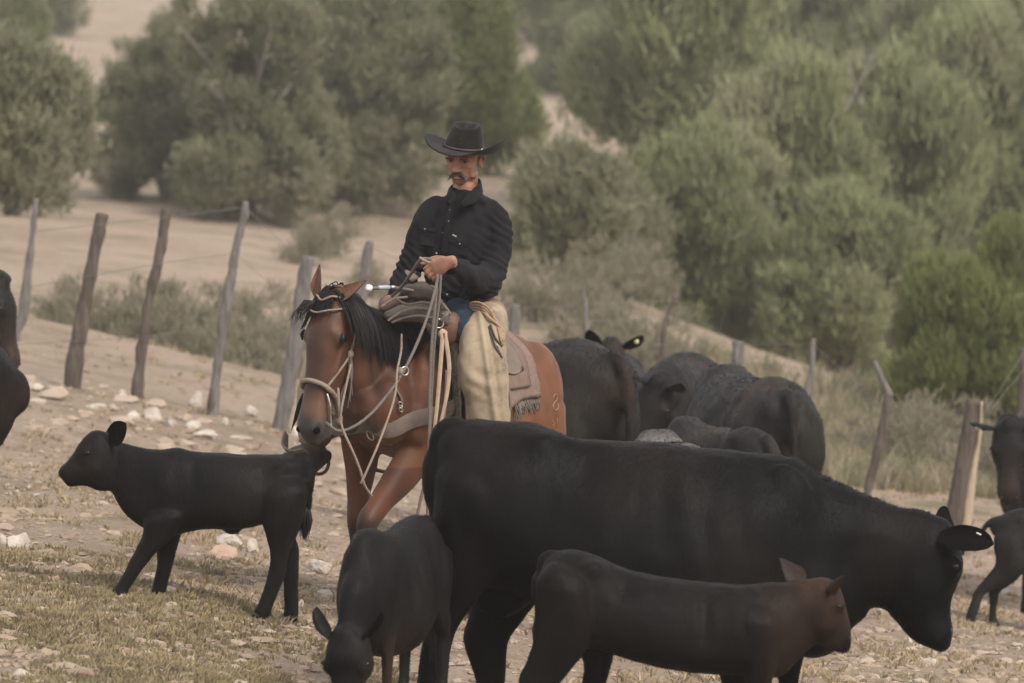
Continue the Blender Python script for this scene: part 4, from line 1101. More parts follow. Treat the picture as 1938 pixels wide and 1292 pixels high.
beast("dusty_cow", "dusty cow walking away with hanging tail, rightmost of the rear group", at(1418, 32.0), R_(104), 1.0, head=((1.25, -.1, .85), (.5, 0, -.86), (.86, 0, .5)), voxel=.018, dust=.17, group=HG, bulk=.98, seed=22)
beast("dusty_cow", "grey cow facing forward with hanging head and pink lined ear, between the two rear cows", at(1285, 34.6), R_(-98), 1.02, neck=(.78, .0, 1.18), head=((1.08, -.03, 1.24), (.36, -.30, -.9), (.88, -.1, .4)), voxel=.016, dust=.10, group=HG, earin='ear_in', ears=((.55, .1, .8), (.6, .1, .8)), seed=23)
beast("dusty_cow", "far cow with raised head and yellow ear tag looking over the herd", at(1160, 38.0), R_(-92), .97, neck=(.72, 0, 1.3), head=((.98, 0, 1.50), (.75, 0, -.65), (.65, 0, .75)), voxel=.022, dust=.17, group=HG, ears=((.8, .1, .55), (.45, .1, .9)), tags=((1, 'tagy'),), seed=24)
beast("dusty_cow", "hidden cow whose small dark ears show between the cowboy and the herd", at(955, 34.3), R_(-85), .93, neck=(.72, 0, 1.2), head=((.98, 0, 1.41), (.75, 0, -.65), (.65, 0, .75)), voxel=.024, dust=.17, group=HG, ears=((.35, .1, .9), (.35, .1, .9)), seed=25)
beast("dusty_calf", "grey calf with rounded rump standing in front of the rightmost rear cow", at(1362, 30.6), R_(115), .80, True, voxel=.016, dust=.17, group=HG, cat='calf', bulk=.92, seed=26, head=((1.1, 0, .95), (.6, 0, -.8), (.8, 0, .6)))
beast("dusty_cow", "pale dusty back of a small cow just showing above the big black cow", at(1268, 27.6), R_(98), .80, voxel=.018, dust=.9, group=HG, seed=27, head=((1.2, 0, .8), (.5, 0, -.86), (.86, 0, .5)))
beast("black_cow", "black cow rump filling the left border below the far cow head", at(-330, 21.8), R_(182), .95, voxel=.016, dust=.02, group=HG, legs=(0, 0, .02, .12), seed=28, tail='tuck')
beast("grey_cow", "grey brown cow head poking in at the upper left border", at(-312, 30.2), R_(-12), 1.0, neck=(.80, 0, 1.14), head=((1.05, 0, 1.24), (.30, 0, -.95), (.95, 0, .3)), voxel=.016, dust=.17, group=HG, ears=((.9, .5, -.2), (.9, .5, -.2)), seed=29)
beast("black_cow", "black cow with white tagged ear looking in from the right border", at(1994, 35.2), R_(-96), 1.0, neck=(.72, -.10, 1.24), head=((1.02, -.30, 1.39), (.42, 0, -.91), (.91, 0, .42)), voxel=.016, dust=.07, group=HG, tags=((-1, 'tagw'),), seed=30)
beast("grey_calf", "grey calf with lifted tail walking out at the right border", at(2030, 31.3), R_(-8), .60, True, voxel=.012, dust=.17, group=HG, cat='calf', legs=(0, .1, -.14, -.36), tail='swish', seed=31)
# ---------------------------------------------------------------- horse (local: x forward, y its left, z up)
HR = P(785, 1180, 25.0); HR.z = 0.0
HPSI = math.radians(-120)
HM_ = Matrix.Translation(HR) @ Matrix.Rotation(HPSI, 4, 'Z')
def Hp(x, y, z): return HM_ @ Vector((x, y, z))
def Hd(x, y, z): return HM_.to_3x3() @ Vector((x, y, z))
def HL(v): return HM_.inverted() @ v
mb = MB()
T = [(-1.12,1.28,1.00,.12),(-1.08,1.40,.90,.21),(-.98,1.48,.84,.265),(-.84,1.52,.82,.29),(-.68,1.50,.80,.29),(-.48,1.44,.78,.30),(-.25,1.42,.78,.31),(-.08,1.46,.78,.30),(.06,1.49,.80,.27),(.20,1.45,.84,.245),(.32,1.38,.88,.22),(.42,1.30,.95,.18),(.48,1.20,1.02,.12)]
loft(mb, [(x, 0, (a + b) / 2, w, (a - b) / 2) for x, a, b, w in T], tan=(1, 0, 0), p=2.2, low=.10, n=28)
# neck, curving to the horse's right
POLL = Vector((.63, -.105, 1.62))
NK = [(.10,.0,1.24,.19,.30),(.26,-.01,1.275,.155,.285),(.40,-.035,1.335,.122,.235),(.52,-.07,1.415,.102,.185),(.62,-.095,1.48,.092,.145)]
loft(mb, NK, side=(.12, 1, 0), n=24)
# chest muscles, shoulders, haunches
for sy in (-1, 1):
    ell(mb, (.40, sy * .10, 1.08), (.12, .11, .17)); ell(mb, (.16, sy * .20, 1.10), (.20, .085, .30)); ell(mb, (.28, sy*.20, 1.02), (.12, .07, .12))
    ell(mb, (-.92, sy * .16, 1.22), (.20, .13, .26)); ell(mb, (-.93, sy * .14, 1.0), (.19, .12, .22))
# standing right foreleg
y = -.18
loft(mb, [(.20, y, 1.02, .10, .15), (.20, y, .88, .085, .115), (.22, y, .74, .068, .085), (.24, y, .60, .052, .062), (.25, y, .51, .050, .054), (.25, y, .44, .040, .043), (.24, y, .32, .030, .036), (.235, y, .22, .031, .037), (.24, y, .165, .038, .042), (.27, y, .11, .034, .038), (.29, y, .06, .05, .055)], side=(0, 1, 0))
# stepping left foreleg
y = .15
KN = (.54, .06, .545)
loft(mb, [(.16, y, 1.02, .10, .14), (.20, y, .90, .092, .13), (.29, y - .02, .79, .078, .105), (.41, .10, .68, .062, .075), (.49, .075, .60, .054, .060), KN + (.054, .058), (.54, .05, .48, .043, .046), (.48, .04, .36, .031, .037), (.42, .04, .25, .031, .037), (.405, .04, .20, .038, .042), (.42, .04, .14, .034, .036), (.43, .04, .09, .045, .05)], side=(0, 1, 0))
for sy, dx in ((-1, .12), (1, -.10)):
    y = sy * .16; dx += .05
    loft(mb, [(-.93, y, 1.15, .13, .22), (-.95, y, .96, .12, .19), (-.98 + dx * .2, y, .80, .09, .13), (-1.08 + dx * .4, y, .67, .06, .08), (-1.14 + dx * .6, y, .58, .048, .065), (-1.13 + dx * .7, y, .49, .042, .052), (-1.11 + dx * .85, y, .34, .034, .042), (-1.09 + dx, y, .22, .037, .044), (-1.06 + dx, y, .14, .036, .040), (-1.03 + dx, y, .07, .05, .055)], side=(0, 1, 0))
# head
hy = math.radians(-9); hdir = Vector((math.sin(math.radians(16)) * math.cos(hy), math.sin(math.radians(16)) * math.sin(hy) - .03, -math.cos(math.radians(16))))
hup = Vector((math.cos(hy), math.sin(hy), .25))
HX = frame(POLL, hdir, hup) @ Matrix.Scale(1.07, 4)
S = [(-.05,-.01,-.14,.055),(0,.015,-.19,.082),(.07,.035,-.235,.094),(.14,.042,-.265,.098),(.20,.038,-.275,.096),(.27,.025,-.255,.084),(.34,.010,-.21,.070),(.41,-.002,-.175,.060),(.48,-.012,-.155,.062),(.54,-.018,-.150,.068),(.59,-.028,-.145,.068),(.625,-.05,-.135,.046)]
t = MB(); loft(t, [(x, 0, (a + b) / 2, w, (a - b) / 2) for x, a, b, w in S], tan=(1, 0, 0), p=2.45, k=3, low=-.16, n=26)
for sy in (-1, 1):
    ell(t, (.165, sy * .092, -.022), (.046, .026, .030)); ell(t, (.17, sy * .062, -.175), (.10, .045, .085)); ell(t, (.575, sy * .040, -.055), (.035, .024, .032)); ell(t, (.30, sy*.070, -.055), (.12, .014, .014))
ell(t, (.58, 0, -.165), (.045, .038, .028)); ell(t, (.60, 0, -.105), (.04, .05, .05))
t.xf(HX); mb.join(t)
loft(mb, [tuple(Vector((.56, -.085, 1.48))) + (.085, .14), tuple(HX @ Vector((.04, 0, -.09))) + (.085, .10)], side=(0, 1, 0))
loft(mb, [(-1.12, 0, 1.40, .04, .05), (-1.20, 0, 1.36, .035, .04), (-1.24, 0, 1.22, .03, .03), (-1.24, 0, 1.05, .02, .02)], side=(0, 1, 0), n=10)
mb.v = [Vector((v.x, v.y, v.z + .17 * min(0, v.x + .12))) for v in mb.v]      # he stands slightly downhill behind
sk = fuse(mb.xf(HM_), .0095, 15)
displace(sk, lambda v, n: .006 * N3(v, 5) + .002 * N3(v, 17))
def nostril_dent(v, n):
    q = HX.inverted() @ HL(v)
    r = 0
    for sy in (-1, 1):
        d = (q - Vector((.588, sy * .058, -.045))); d.x *= .75
        r += .006 * math.exp(-(d.length / .030) ** 2) - .020 * math.exp(-(d.length / .016) ** 2)
        d = (q - Vector((.215, sy * .10, -.06))); r -= .008 * math.exp(-(d.length / .05) ** 2)
    r -= .010 * math.exp(-((q.x - .565) / .05) ** 2 - ((q.z + .125) / .010) ** 2) if .5 < q.x < .66 else 0
    return r
displace(sk, nostril_dent)
hb_ = []
for sy in (-1, 1):
    hb_ += [((.34, sy * .24, 1.16), (.05, .1, .16), -.010), ((.22, sy * .27, 1.02), (.10, .1, .14), .014), ((.40, sy * .09, 1.06), (.07, .07, .12), .016), ((.16, sy * .28, 1.25), (.04, .1, .14), -.008), ((-.66, sy * .26, 1.28), (.06, .1, .05), .016), ((-.62, sy*.28, 1.05), (.08, .1, .12), -.014),
            ((.23, sy * .2, .86), (.05, .08, .06), .010)]
hb_ += [((.47, 0, 1.06), (.06, .025, .14), -.016)]
bumps(sk, hb_, HM_.inverted(), scale=1.5)
hl_ = []
for sy in (-1, 1): hl_ += [((.30, sy * .085, -.06), (.12, .02, .008), .007), ((.17, sy * .10, -.17), (.05, .04, .05), .006), ((.14, sy * .095, .018), (.03, .03, .012), .007), ((.13, sy * .09, -.07), (.04, .03, .015), -.004)]
bumps(sk, hl_, (HM_ @ HX).inverted(), scale=1.7)
hbvh = bvh_of(sk)
def hcol(v):
    l = HL(v); q = HX.inverted() @ l
    n1 = N3(v, 4); n2 = N3(v, 11)
    body = Vector((.150, .052, .021)); dark = Vector((.078, .030, .015)); blk = Vector((.016, .013, .012)); tan_ = Vector((.26, .13, .065))
    inhead = q.x > -.02 and q.x < .7 and abs(q.y) < .2 and -.33 < q.z < .12 and l.x > .45
    c = body.lerp(dark, min(1, max(0, .30 + .8 * n1 + (.25 if l.x > .15 else 0))))
    if l.x < -.5: c = Vector((.155, .060, .024)).lerp(dark, max(0, min(1, .15 + .9 * n1 + .5 * n2)))
    if inhead:
        c = Vector((.105, .042, .023)).lerp(Vector((.058, .027, .018)), min(1, max(0, .35 + n2)))
        w = min(1, max(0, math.exp(-((q.y) / .035) ** 2) * min(1, max(0, (q.x - .08) / .08)) * min(1, max(0, (.36 - q.x) / .1)))) if q.z > -.08 else 0
        c = c.lerp(Vector((.030, .018, .014)), .35 * w)
        if q.x > .40: c = c.lerp(Vector((.14, .078, .050)), min(1, (q.x - .40) / .08) * .65)
        k = min(1, max(0, (q.x - .515 + .02 * n2 + (.02 if q.z < -.12 else 0)) / .045))
        c = c.lerp(Vector((.052, .042, .039)), k)
        e = min((q - Vector((.165, sy * .105, -.03))).length for sy in (-1, 1)); c = c.lerp(Vector((.03, .018, .014)), math.exp(-(e / .03) ** 2) * .7)
    # black points on the legs
    if l.z < .80 and not inhead:
        top = .60 if l.x > 0 else .62
        if l.x > .30 and l.y > -.08: top = .655
        k = min(1, max(0, (top + .07 * n2 + .03 * n1 - l.z) / .16)); c = c.lerp(blk, k)
    else:
        if .78 < l.z < .98 and l.x > .25 and l.y > -.04 and not inhead: c = c.lerp(Vector((.21, .10, .048)), .55)
    if l.z < .04 + .03 and False: pass
    return tuple(c)
HO = (HR.x, HR.y, gz(HR.x, HR.y))
# ears with brown inner face
e = MB()
def horse_ear(base, ax, up, L=.165, W=.036):
    m = ear_mb(base, ax, up, L, W, cup=.75, tip=.5); return m
e.join(horse_ear(HX @ Vector((-.005, -.062, .0)), HX.to_3x3() @ Vector((-.98, -.12, .10)), HX.to_3x3() @ Vector((.1, -.25, .95))))
e.join(horse_ear(HX @ Vector((-.005, .062, -.01)), HX.to_3x3() @ Vector((-.66, .72, -.12)), HX.to_3x3() @ Vector((.1, -.1, .95))))
e.xf(HM_)
M['horse_ear'] = mat("horse_inner_ear", (0.20, 0.095, 0.06), (0.10, 0.05, 0.035), rough=.8, scale=30, stretch=(3, 3, .7))
sk0 = MB(); sk0.v = list(sk.v); sk0.f = list(sk.f); sk0.m = list(sk.m); sk.join(e)
horse = link("saddled_horse", sk, [M['horse'], M['horse_ear']], origin=HO, col=hcol)
tag(horse, "bay horse with black mane and legs, saddled and carrying the cowboy", 'horse')
fur('coat_hair', sk0, horse, M['fur'], tuple(Hd(-.7, 0, -.7)), 9000, .008, .0011, hcol, seed=3, lift=.22)
for sy in (-1, 1):
    g = MB(); ell(g, HM_ @ HX @ Vector((.167, sy * .107, -.026)), (.021, .020, .020)); link("eye", g, M['eye'], horse)
    g = MB(); loft(g, [tuple(HM_ @ HX @ Vector((.145, sy * .116, -.012))) + (.006, .006), tuple(HM_ @ HX @ Vector((.165, sy * .126, -.010))) + (.007, .007), tuple(HM_ @ HX @ Vector((.188, sy * .119, -.018))) + (.005, .005)], n=8); link("eyelid", g, M['hair'], horse)
    g = MB(); ell(g, HM_ @ HX @ Vector((.592, sy * .050, -.048)), (.019, .013, .017)); link("nostril", g, M['ear_blk'], horse)
def hhoof(x, y, z, nm="hoof", r=1.0):
    mb = MB(); b = Vector((x, y, z))
    loft(mb, [tuple(b + Vector((-.02, 0, .075))) + (.045 * r, .045 * r), tuple(b + Vector((0, 0, .04))) + (.055 * r, .058 * r), tuple(b + Vector((.012, 0, .004))) + (.062 * r, .068 * r)], side=(0, 1, 0), tan=(0, 0, -1), k=2, n=18, capr=False)
    return mb.xf(HM_)
for x, y, z in ((.31, -.18, 0), (.45, .04, .02), (-.86, -.16, -.135), (-1.06, .16, -.17)): link("hoof", hhoof(x, y, z), M['hoof'], horse)
# mane, forelock, tail: many tapered locks
def hair_strand(mb, p, w):
    rows = interp([tuple(q) for q in p], 3); vs = []; fs = []; N = len(rows)
    for i, r in enumerate(rows):
        c = Vector(r); t = (Vector(rows[min(i + 1, N - 1)]) - Vector(rows[max(i - 1, 0)])).normalized()
        s = t.orthogonal().normalized(); s2 = t.cross(s); ww = w * (1 - .85 * (i / (N - 1)) ** 2)
        for a in (0, 2 * PI / 3, 4 * PI / 3): vs.append(c + (s * math.cos(a) + s2 * math.sin(a)) * ww)
    for i in range(N - 1):
        for j in range(3): fs.append((i * 3 + j, i * 3 + (j + 1) % 3, (i + 1) * 3 + (j + 1) % 3, (i + 1) * 3 + j))
    mb.add(vs, fs)
def hsnap(v, off=.008):
    loc, nrm, idx, d = hbvh.find_nearest(v)
    if loc is None: return v
    return loc + nrm * off
r_ = random.Random(2)
mane = MB()
crest = [(.61, -.10, 1.66), (.53, -.075, 1.64), (.44, -.05, 1.60), (.34, -.03, 1.555), (.24, -.01, 1.525), (.13, 0, 1.49)]
for i in range(2800):
    t = r_.random(); k = t * (len(crest) - 1); a = int(k); b = min(a + 1, len(crest) - 1)
    c = Vector(crest[a]).lerp(Vector(crest[b]), k - a) + Vector((r_.uniform(-.012, .012), r_.uniform(-.022, .022), r_.uniform(-.02, .0)))
    L = r_.uniform(.26, .44) * (1.0 - .35 * max(0, t - .6) / .4) * (.8 + .3 * mnoise.noise(Vector((t * 14, 0, 0))))
    pts = [Hp(*c)]; q = c.copy()
    dirv = Vector((.06 + .05 * mnoise.noise(Vector((t * 20, 4, 0))), .55, .25))
    n = 5
    for j in range(1, n + 1):
        dirv = (dirv + Vector((0, -.04, -.50))).normalized()
        q = q + dirv * (L / n)
        w = Hp(*q); s = hbvh.find_nearest(w)
        off = .010 + .018 * r_.random()
        if s[0] is not None and ((w - s[0]).dot(s[1]) < off): w = s[0] + s[1] * off; q = HL(w)
        pts.append(w)
    hair_strand(mane, pts, r_.uniform(.0013, .0032))
for i in range(360):      # a thin part of the mane on the other side
    t = r_.random() ** 1.3; k = t * (len(crest) - 1); a = int(k); b = min(a + 1, len(crest) - 1)
    c = Vector(crest[a]).lerp(Vector(crest[b]), k - a); q = c.copy(); pts = [Hp(*c)]; dirv = Vector((.1, -.6, .3)); L = r_.uniform(.06, .14)
    for j in range(4):
        dirv = (dirv + Vector((0, 0, -.55))).normalized(); q = q + dirv * L / 4; w = hsnap(Hp(*q), .012); q = HL(w); pts.append(w)
    hair_strand(mane, pts, .004)
link("mane", mane, M['hair'], horse)
fl = MB()
for i in range(300):
    y0 = r_.uniform(-.062, .062); side = r_.choice((-1.1, -1.1, -.8, .05)); L = r_.uniform(.07, .19) if abs(side) > .5 else r_.uniform(.05, .16)
    pts = []
    for j in range(6):
        u = j / 5
        q = Vector((-.05 + u * L, y0 * (1 + .3 * u) + side * .095 * u ** .7 + r_.uniform(-.004, .004), .05))
        w = HM_ @ HX @ q; s = hbvh.find_nearest(w); off = .008 + .016 * r_.random()
        pts.append(s[0] + s[1] * off)
    hair_strand(fl, pts, r_.uniform(.0015, .0032))
for i in range(50):       # wisps off the forehead
    y0 = r_.uniform(-.09, -.02); q0 = Vector((.02, y0, .04)); L = r_.uniform(.06, .13)
    pts = [HM_ @ HX @ (q0 + Vector((L * u, -.06 * u * L * 10 * .5, .02 + .05 * u * r_.random()))) for u in (0, .4, .8, 1)]
    hair_strand(fl, pts, .002)
for i in range(60):
    c = Vector((.61, -.11, 1.67)); d = Vector((r_.uniform(-.4, .1), r_.uniform(-.5, .6), r_.uniform(.15, .5))); L = r_.uniform(.05, .12)
    pts = [Hp(*(c + d * L * u + Vector((0, 0, -.25 * u * u * L)))) for u in (0, .35, .7, 1)]; hair_strand(fl, pts, .0022)
link("forelock", fl, M['hair'], horse)
tl = MB()
for i in range(500):
    y0 = r_.uniform(-.04, .04); L = r_.uniform(.5, .95)
    pts = [Hp(-1.20 + r_.uniform(-.02, .02), y0, 1.16 - .25 * r_.random()), Hp(-1.25 + r_.uniform(-.03, .03), y0 * 1.6, .93), Hp(-1.24 + r_.uniform(-.05, .05), y0 * 2.2, .65), Hp(-1.24 + r_.uniform(-.05, .05), y0 * 1.6, 1.06 - L)]
    hair_strand(tl, pts, .005)
link("tail", tl, M['hair'], horse)

M['brand'] = mat("brand_scar", (0.34, 0.21, 0.14), rough=.8)
def view_snap(px, py, off=.002):
    o = Vector((0, 0, CAMZ)); d = (P(px, py, 23.0) - o).normalized(); h = hbvh.ray_cast(P(px, py, 23.0), d)
    return h[0] - d * off if h[0] is not None else None
for pts in ([(1049,752),(1052,746),(1057,748),(1056,756),(1051,762),(1049,770),(1053,776),(1058,772),(1058,764)], [(1047,796),(1050,800),(1049,805)], [(1056,792),(1057,800)]):
    q = [view_snap(a - 2, b) for a, b in pts]; q = [x for x in q if x is not None]
    if len(q) > 1: t = MB(); tube(t, q, .0028, n=5); link("brand_mark", t, M['brand'], horse)
# ---------------------------------------------------------------- tack
M['leather'] = mat("saddle_leather", (0.17, 0.085, 0.052), (0.11, 0.058, 0.040), rough=.55, scale=14, bump=.3, bscale=90, bdist=.004)
M['leatherp'] = mat("dusty_pink_leather", (0.20, 0.125, 0.098), (0.155, 0.098, 0.078), rough=.7, scale=14, bump=.3, bscale=90, bdist=.004)
M['leatherg'] = mat("worn_grey_leather", (0.19, 0.145, 0.115), (0.14, 0.105, 0.085), rough=.7, scale=12, bump=.35, bscale=90, bdist=.004)
M['darkleather'] = mat("dark_leather", (0.045, 0.032, 0.026), (0.08, 0.058, 0.045), rough=.65, scale=12, bump=.3, bscale=60, bdist=.004)
M['rope'] = mat("braided_rope", (0.34, 0.26, 0.20), (0.20, 0.15, 0.12), rough=.85, scale=160, bump=.8, bscale=220, bdist=.004)
M['ropeg'] = mat("grey_mecate_rope", (0.20, 0.165, 0.14), (0.12, 0.10, 0.088), rough=.9, scale=150, bump=.8, bscale=220, bdist=.004)
M['strap'] = mat("rawhide_strap", (0.50, 0.36, 0.25), (0.38, 0.27, 0.19), rough=.7, scale=20)
M['metal'] = mat("tack_metal", (0.62, 0.58, 0.52), (0.45, 0.42, 0.38), rough=.3, metal=1.0)
M['wool'] = mat("wool_pad", (0.26, 0.215, 0.175), (0.15, 0.12, 0.10), rough=.95, scale=40, bump=1.0, bscale=90, bdist=.01)
M['felt'] = mat("saddle_blanket", (0.24, 0.165, 0.135), (0.19, 0.13, 0.105), rough=.95, scale=50, bump=.6, bscale=160, bdist=.005)
def drape(x0, x1, zl, zr, off, th, nx=22, nv=30, zfun=None, name=None):
    """cloth or leather lying over the horse's back: from z=zl on its left to z=zr on its right"""
    mb = MB(); G = []
    for lay, o in ((0, off), (1, off + th)):
        for i in range(nx + 1):
            x = x0 + (x1 - x0) * i / nx
            for j in range(nv + 1):
                s = -1 + 2 * j / nv      # -1 right side, +1 left side
                ang = s * PI / 2 * .98
                zlow = (zl if s > 0 else zr); zlow = zlow(x) if callable(zlow) else zlow
                c0 = Vector((x, 0, 1.15))
                # direction: fan over the top, then straight down the sides
                if abs(s) < .5: d = Vector((0, math.sin(s * PI * .85), math.cos(s * PI * .85))); src = c0 + d * 1.2; dd = -d
                else:
                    zz = 1.22 - (abs(s) - .5) / .5 * (1.22 - zlow); src = Vector((x, math.copysign(1.0, s), zz)); dd = Vector((0, -math.copysign(1.0, s), 0))
                h = hbvh.ray_cast(HM_ @ src, Hd(*dd))
                if h[0] is None: p = HM_ @ (src + dd * .75)
                else: p = h[0] + Hd(0, -dd.y, -dd.z).normalized() * o
                G.append(p)
    K = (nx + 1) * (nv + 1); fs = []
    for i in range(nx):
        for j in range(nv):
            a = i * (nv + 1) + j; fs += [(a, a + 1, a + nv + 2, a + nv + 1), (K + a, K + a + nv + 1, K + a + nv + 2, K + a + 1)]
    def rim(a, b): fs.append((a, b, K + b, K + a))
    for i in range(nx): rim(i * (nv + 1), (i + 1) * (nv + 1)); rim((i + 1) * (nv + 1) + nv, i * (nv + 1) + nv)
    for j in range(nv): rim(j + 1, j); rim(nx * (nv + 1) + j, nx * (nv + 1) + j + 1)
    mb.add(G, fs); return mb, G
# blanket with wool lining and frayed fringe
SO = tuple(Hp(-.3, 0, 1.43))
pad, G = drape(-.72, .06, lambda x: 1.02 if x > -.3 else 1.02 + min(.06, (-.3 - x) * .3), 1.0, .006, .022, nx=26, nv=34)
displace(pad, lambda v, n: .003 * N3(v, 30))
blanket = link("saddle_blanket", pad, M['felt'], origin=SO); tag(blanket, "dusty pink felt saddle blanket with frayed grey fringe under the saddle", 'blanket')
fr = MB(); r_ = random.Random(9)
nv = 34; nx = 26
for i in range(900):      # fringe along the rear edge and the rear part of the lower edge
    if i % 3:
        j = r_.uniform(nv * .5, nv); a = Vector(G[int(j)]); b = Vector(G[min(int(j) + 1, nv)]); p = a.lerp(b, j - int(j)); d = Hd(-1, .12, -.25)
        L = r_.uniform(.012, .032)
    else:
        x = r_.uniform(0, 9); a = Vector(G[int(x) * (nv + 1) + nv]); b = Vector(G[(int(x) + 1) * (nv + 1) + nv]); p = a.lerp(b, x - int(x)); d = Hd(-.15, .1, -1); L = r_.uniform(.04, .085)
    d = d + Vector((r_.uniform(-.3, .3), r_.uniform(-.3, .3), r_.uniform(-.2, .2)))
    hair_strand(fr, [p - d * .01, p + d * L * .4, p + d * L * .8, p + d * L], .003)
link("fringe", fr, M['wool'], blanket)
wl_, G2 = drape(-.08, .125, .92, .95, .008, .035, nx=8, nv=34)
displace(wl_, lambda v, n: .008 * N3(v, 22) + .004 * N3(v, 60)); link("wool_lining", wl_, M['wool'], blanket)

# saddle
saddle = empty("western_saddle", SO); tag(saddle, "worn western saddle with ropes and strings, between the cowboy's legs and the horse's mane", 'saddle')
sk1, G3 = drape(-.62, -.02, lambda x: 1.14, 1.13, .032, .012, nx=20, nv=30)
link("skirt", sk1, M['leatherp'], saddle)
jk, _ = drape(-.56, -.34, lambda x: 1.23 - .02 * math.sin((x + .56) / .22 * PI), 1.2, .048, .008, nx=12, nv=26); link("rear_jockey", jk, M['leatherg'], saddle)
# seat and cantle
t = MB(); loft(t, [(-.02, 0, 1.525, .12, .05), (-.14, 0, 1.50, .13, .045), (-.28, 0, 1.45, .15, .045), (-.40, 0, 1.46, .18, .05), (-.47, 0, 1.52, .18, .035), (-.49, 0, 1.56, .155, .014)], n=22)
t.xf(HM_); st = fuse(t, .010, 3); link("seat", st, M['leather'], saddle)
# fork with swells and wrapped horn
t = MB(); ell(t, (.0, 0, 1.55), (.075, .15, .085)); 
for sy in (-1, 1): ell(t, (.0, sy * .135, 1.55), (.065, .065, .075))
t.xf(HM_); st = fuse(t, .008, 3); displace(st, lambda v, n: .003 * N3(v, 40)); link("fork", st, M['leather'], saddle)
t = MB(); loft(t, [(.03, 0, 1.58, .034, .034), (.045, 0, 1.65, .032, .032), (.06, 0, 1.69, .036, .036), (.065, 0, 1.70, .058, .052), (.066, 0, 1.715, .055, .05)], side=(0, 1, 0), n=18); t.xf(HM_); link("horn", t, M['leatherg'], saddle)
t = MB()
for k in range(6): torus(t, Hp(.034 + k * .004, 0, 1.60 + k * .013), .036, .007, Hd(.2, 0, 1))
link("horn_wrap", t, M['leatherg'], saddle)
# left fender with stirrup leather, hanging down and cinch straps
def strap_pts(mb, pts, w, th, up, k=5): ribbon(mb, [Hp(*p) for p in pts], w, th, Hd(*up), k=k)
t = MB(); strap_pts(t, [(-.12, .25, 1.40), (-.10, .36, 1.22), (-.07, .385, 1.02), (-.05, .37, .82), (-.04, .36, .62)], [.09, .10, .10, .07, .04], .006, (1, 0, 0)); link("fender", t, M['leatherp'], saddle)
t = MB(); strap_pts(t, [(.035, .20, 1.40), (.05, .315, 1.24), (.06, .345, 1.05), (.05, .33, .86), (.04, .24, .76), (.04, 0, .735), (.04, -.24, .76), (.05, -.33, .9), (.05, -.31, 1.2)], .030, .004, (1, 0, 0)); link("cinch_strap", t, M['leatherp'], saddle)
t = MB(); strap_pts(t, [(-.01, .21, 1.42), (.0, .34, 1.25), (.01, .37, 1.08), (.01, .355, .92)], .022, .004, (1, 0, 0)); link("rigging_strap", t, M['leatherg'], saddle)
for side in (1, -1):      # hooded stirrups
    c = Vector((-.03, .385, .52)) if side > 0 else Vector((.30, -.44, .80))
    t = MB(); 
    loft(t, [tuple(c + Vector((-.10, 0, .0))) + (.075, .035), tuple(c + Vector((-.02, 0, .01))) + (.085, .07), tuple(c + Vector((.08, 0, .0))) + (.085, .075), tuple(c + Vector((.17, 0, -.02))) + (.070, .055), tuple(c + Vector((.22, 0, -.03))) + (.04, .03)], side=(0, 1, 0), n=22, p=2.6)
    if side < 0:
        Rm = Matrix.Translation(c) @ Matrix.Rotation(math.radians(-14), 4, 'Z') @ Matrix.Rotation(math.radians(12), 4, 'Y') @ Matrix.Translation(-c); t.xf(Rm)
    t.xf(HM_); displace(t, lambda v, n: .004 * N3(v, 14)); hood = link("stirrup_hood", t, M['darkleather'], saddle)
    t = MB(); torus(t, Hp(*(c + Vector((-.08, 0, .01)))), .088, .009, Hd(1, 0, 0), sq=(1, .8)); link("hood_binding", t, M['leatherg'], hood)
    for a in (-.05, .05):
        t = MB(); ell(t, Hp(*(c + Vector((.09, a + (.03 if side > 0 else -.0), .05)))), (.014, .014, .014)); link("concho", t, M['metal'], hood)
t = MB(); strap_pts(t, [(-.14, -.24, 1.40), (-.06, -.37, 1.22), (.08, -.41, 1.05), (.22, -.44, .90)], [.09, .09, .07, .04], .006, (1, 0, .3)); link("fender", t, M['leatherp'], saddle)
# wide leather wing of the off side hood, seen below the muzzle
t = MB(); c = Vector((.36, -.44, .86)); strap_pts(t, [(.30, -.56, .93), (.37, -.52, .865), (.42, -.44, .84), (.43, -.36, .86)], [.02, .035, .04, .03], .006, (1, 0, .8)); link("stirrup_leather", t, M['leatherg'], saddle)
# latigo tassels with ring on the near side
cc = P(831, 612, 24.42)
t = MB(); torus(t, cc, .021, .0045, (0.2, -1, 0)); link("ring", t, M['metal'], saddle)
t = MB(); tube(t, [P(838, 575, 24.55), P(846, 592, 24.42), P(836, 606, 24.41)], .010, n=8); tube(t, [P(828, 570, 24.55), P(842, 580, 24.44), P(852, 596, 24.42), P(845, 610, 24.42)], .007); link("grey_thong", t, M['leatherg'], saddle)
t = MB(); ell(t, P(838, 632, 24.42), (.022, .02, .025)); displace(t, lambda v, n: .004 * N3(v, 80)); link("strap_knot", t, M['strap'], saddle)
for pts in ([(838,630),(833,700),(826,780),(818,840),(814,875)], [(842,630),(850,690),(846,745),(832,810),(818,890)]):
    t = MB(); ribbon(t, [P(a, b, 24.38) for a, b in pts], [.010, .010, .009, .007, .004], .0025, (1, 0, 0)); link("tie_string", t, M['strap'], saddle)
for pts in ([(846,700),(842,770),(838,800)],):
    t = MB(); ribbon(t, [P(a, b, 24.45) for a, b in pts], .008, .003, (1, 0, 0)); link("tie_string", t, M['leatherg'], saddle)
# strap behind the chaps and saddle strings on the skirt
t = MB(); ribbon(t, [P(962, 735, 24.72), P(966, 760, 24.70), P(962, 795, 24.70)], .008, .003, (1, 0, 0)); link("tie_string", t, M['leatherg'], saddle)
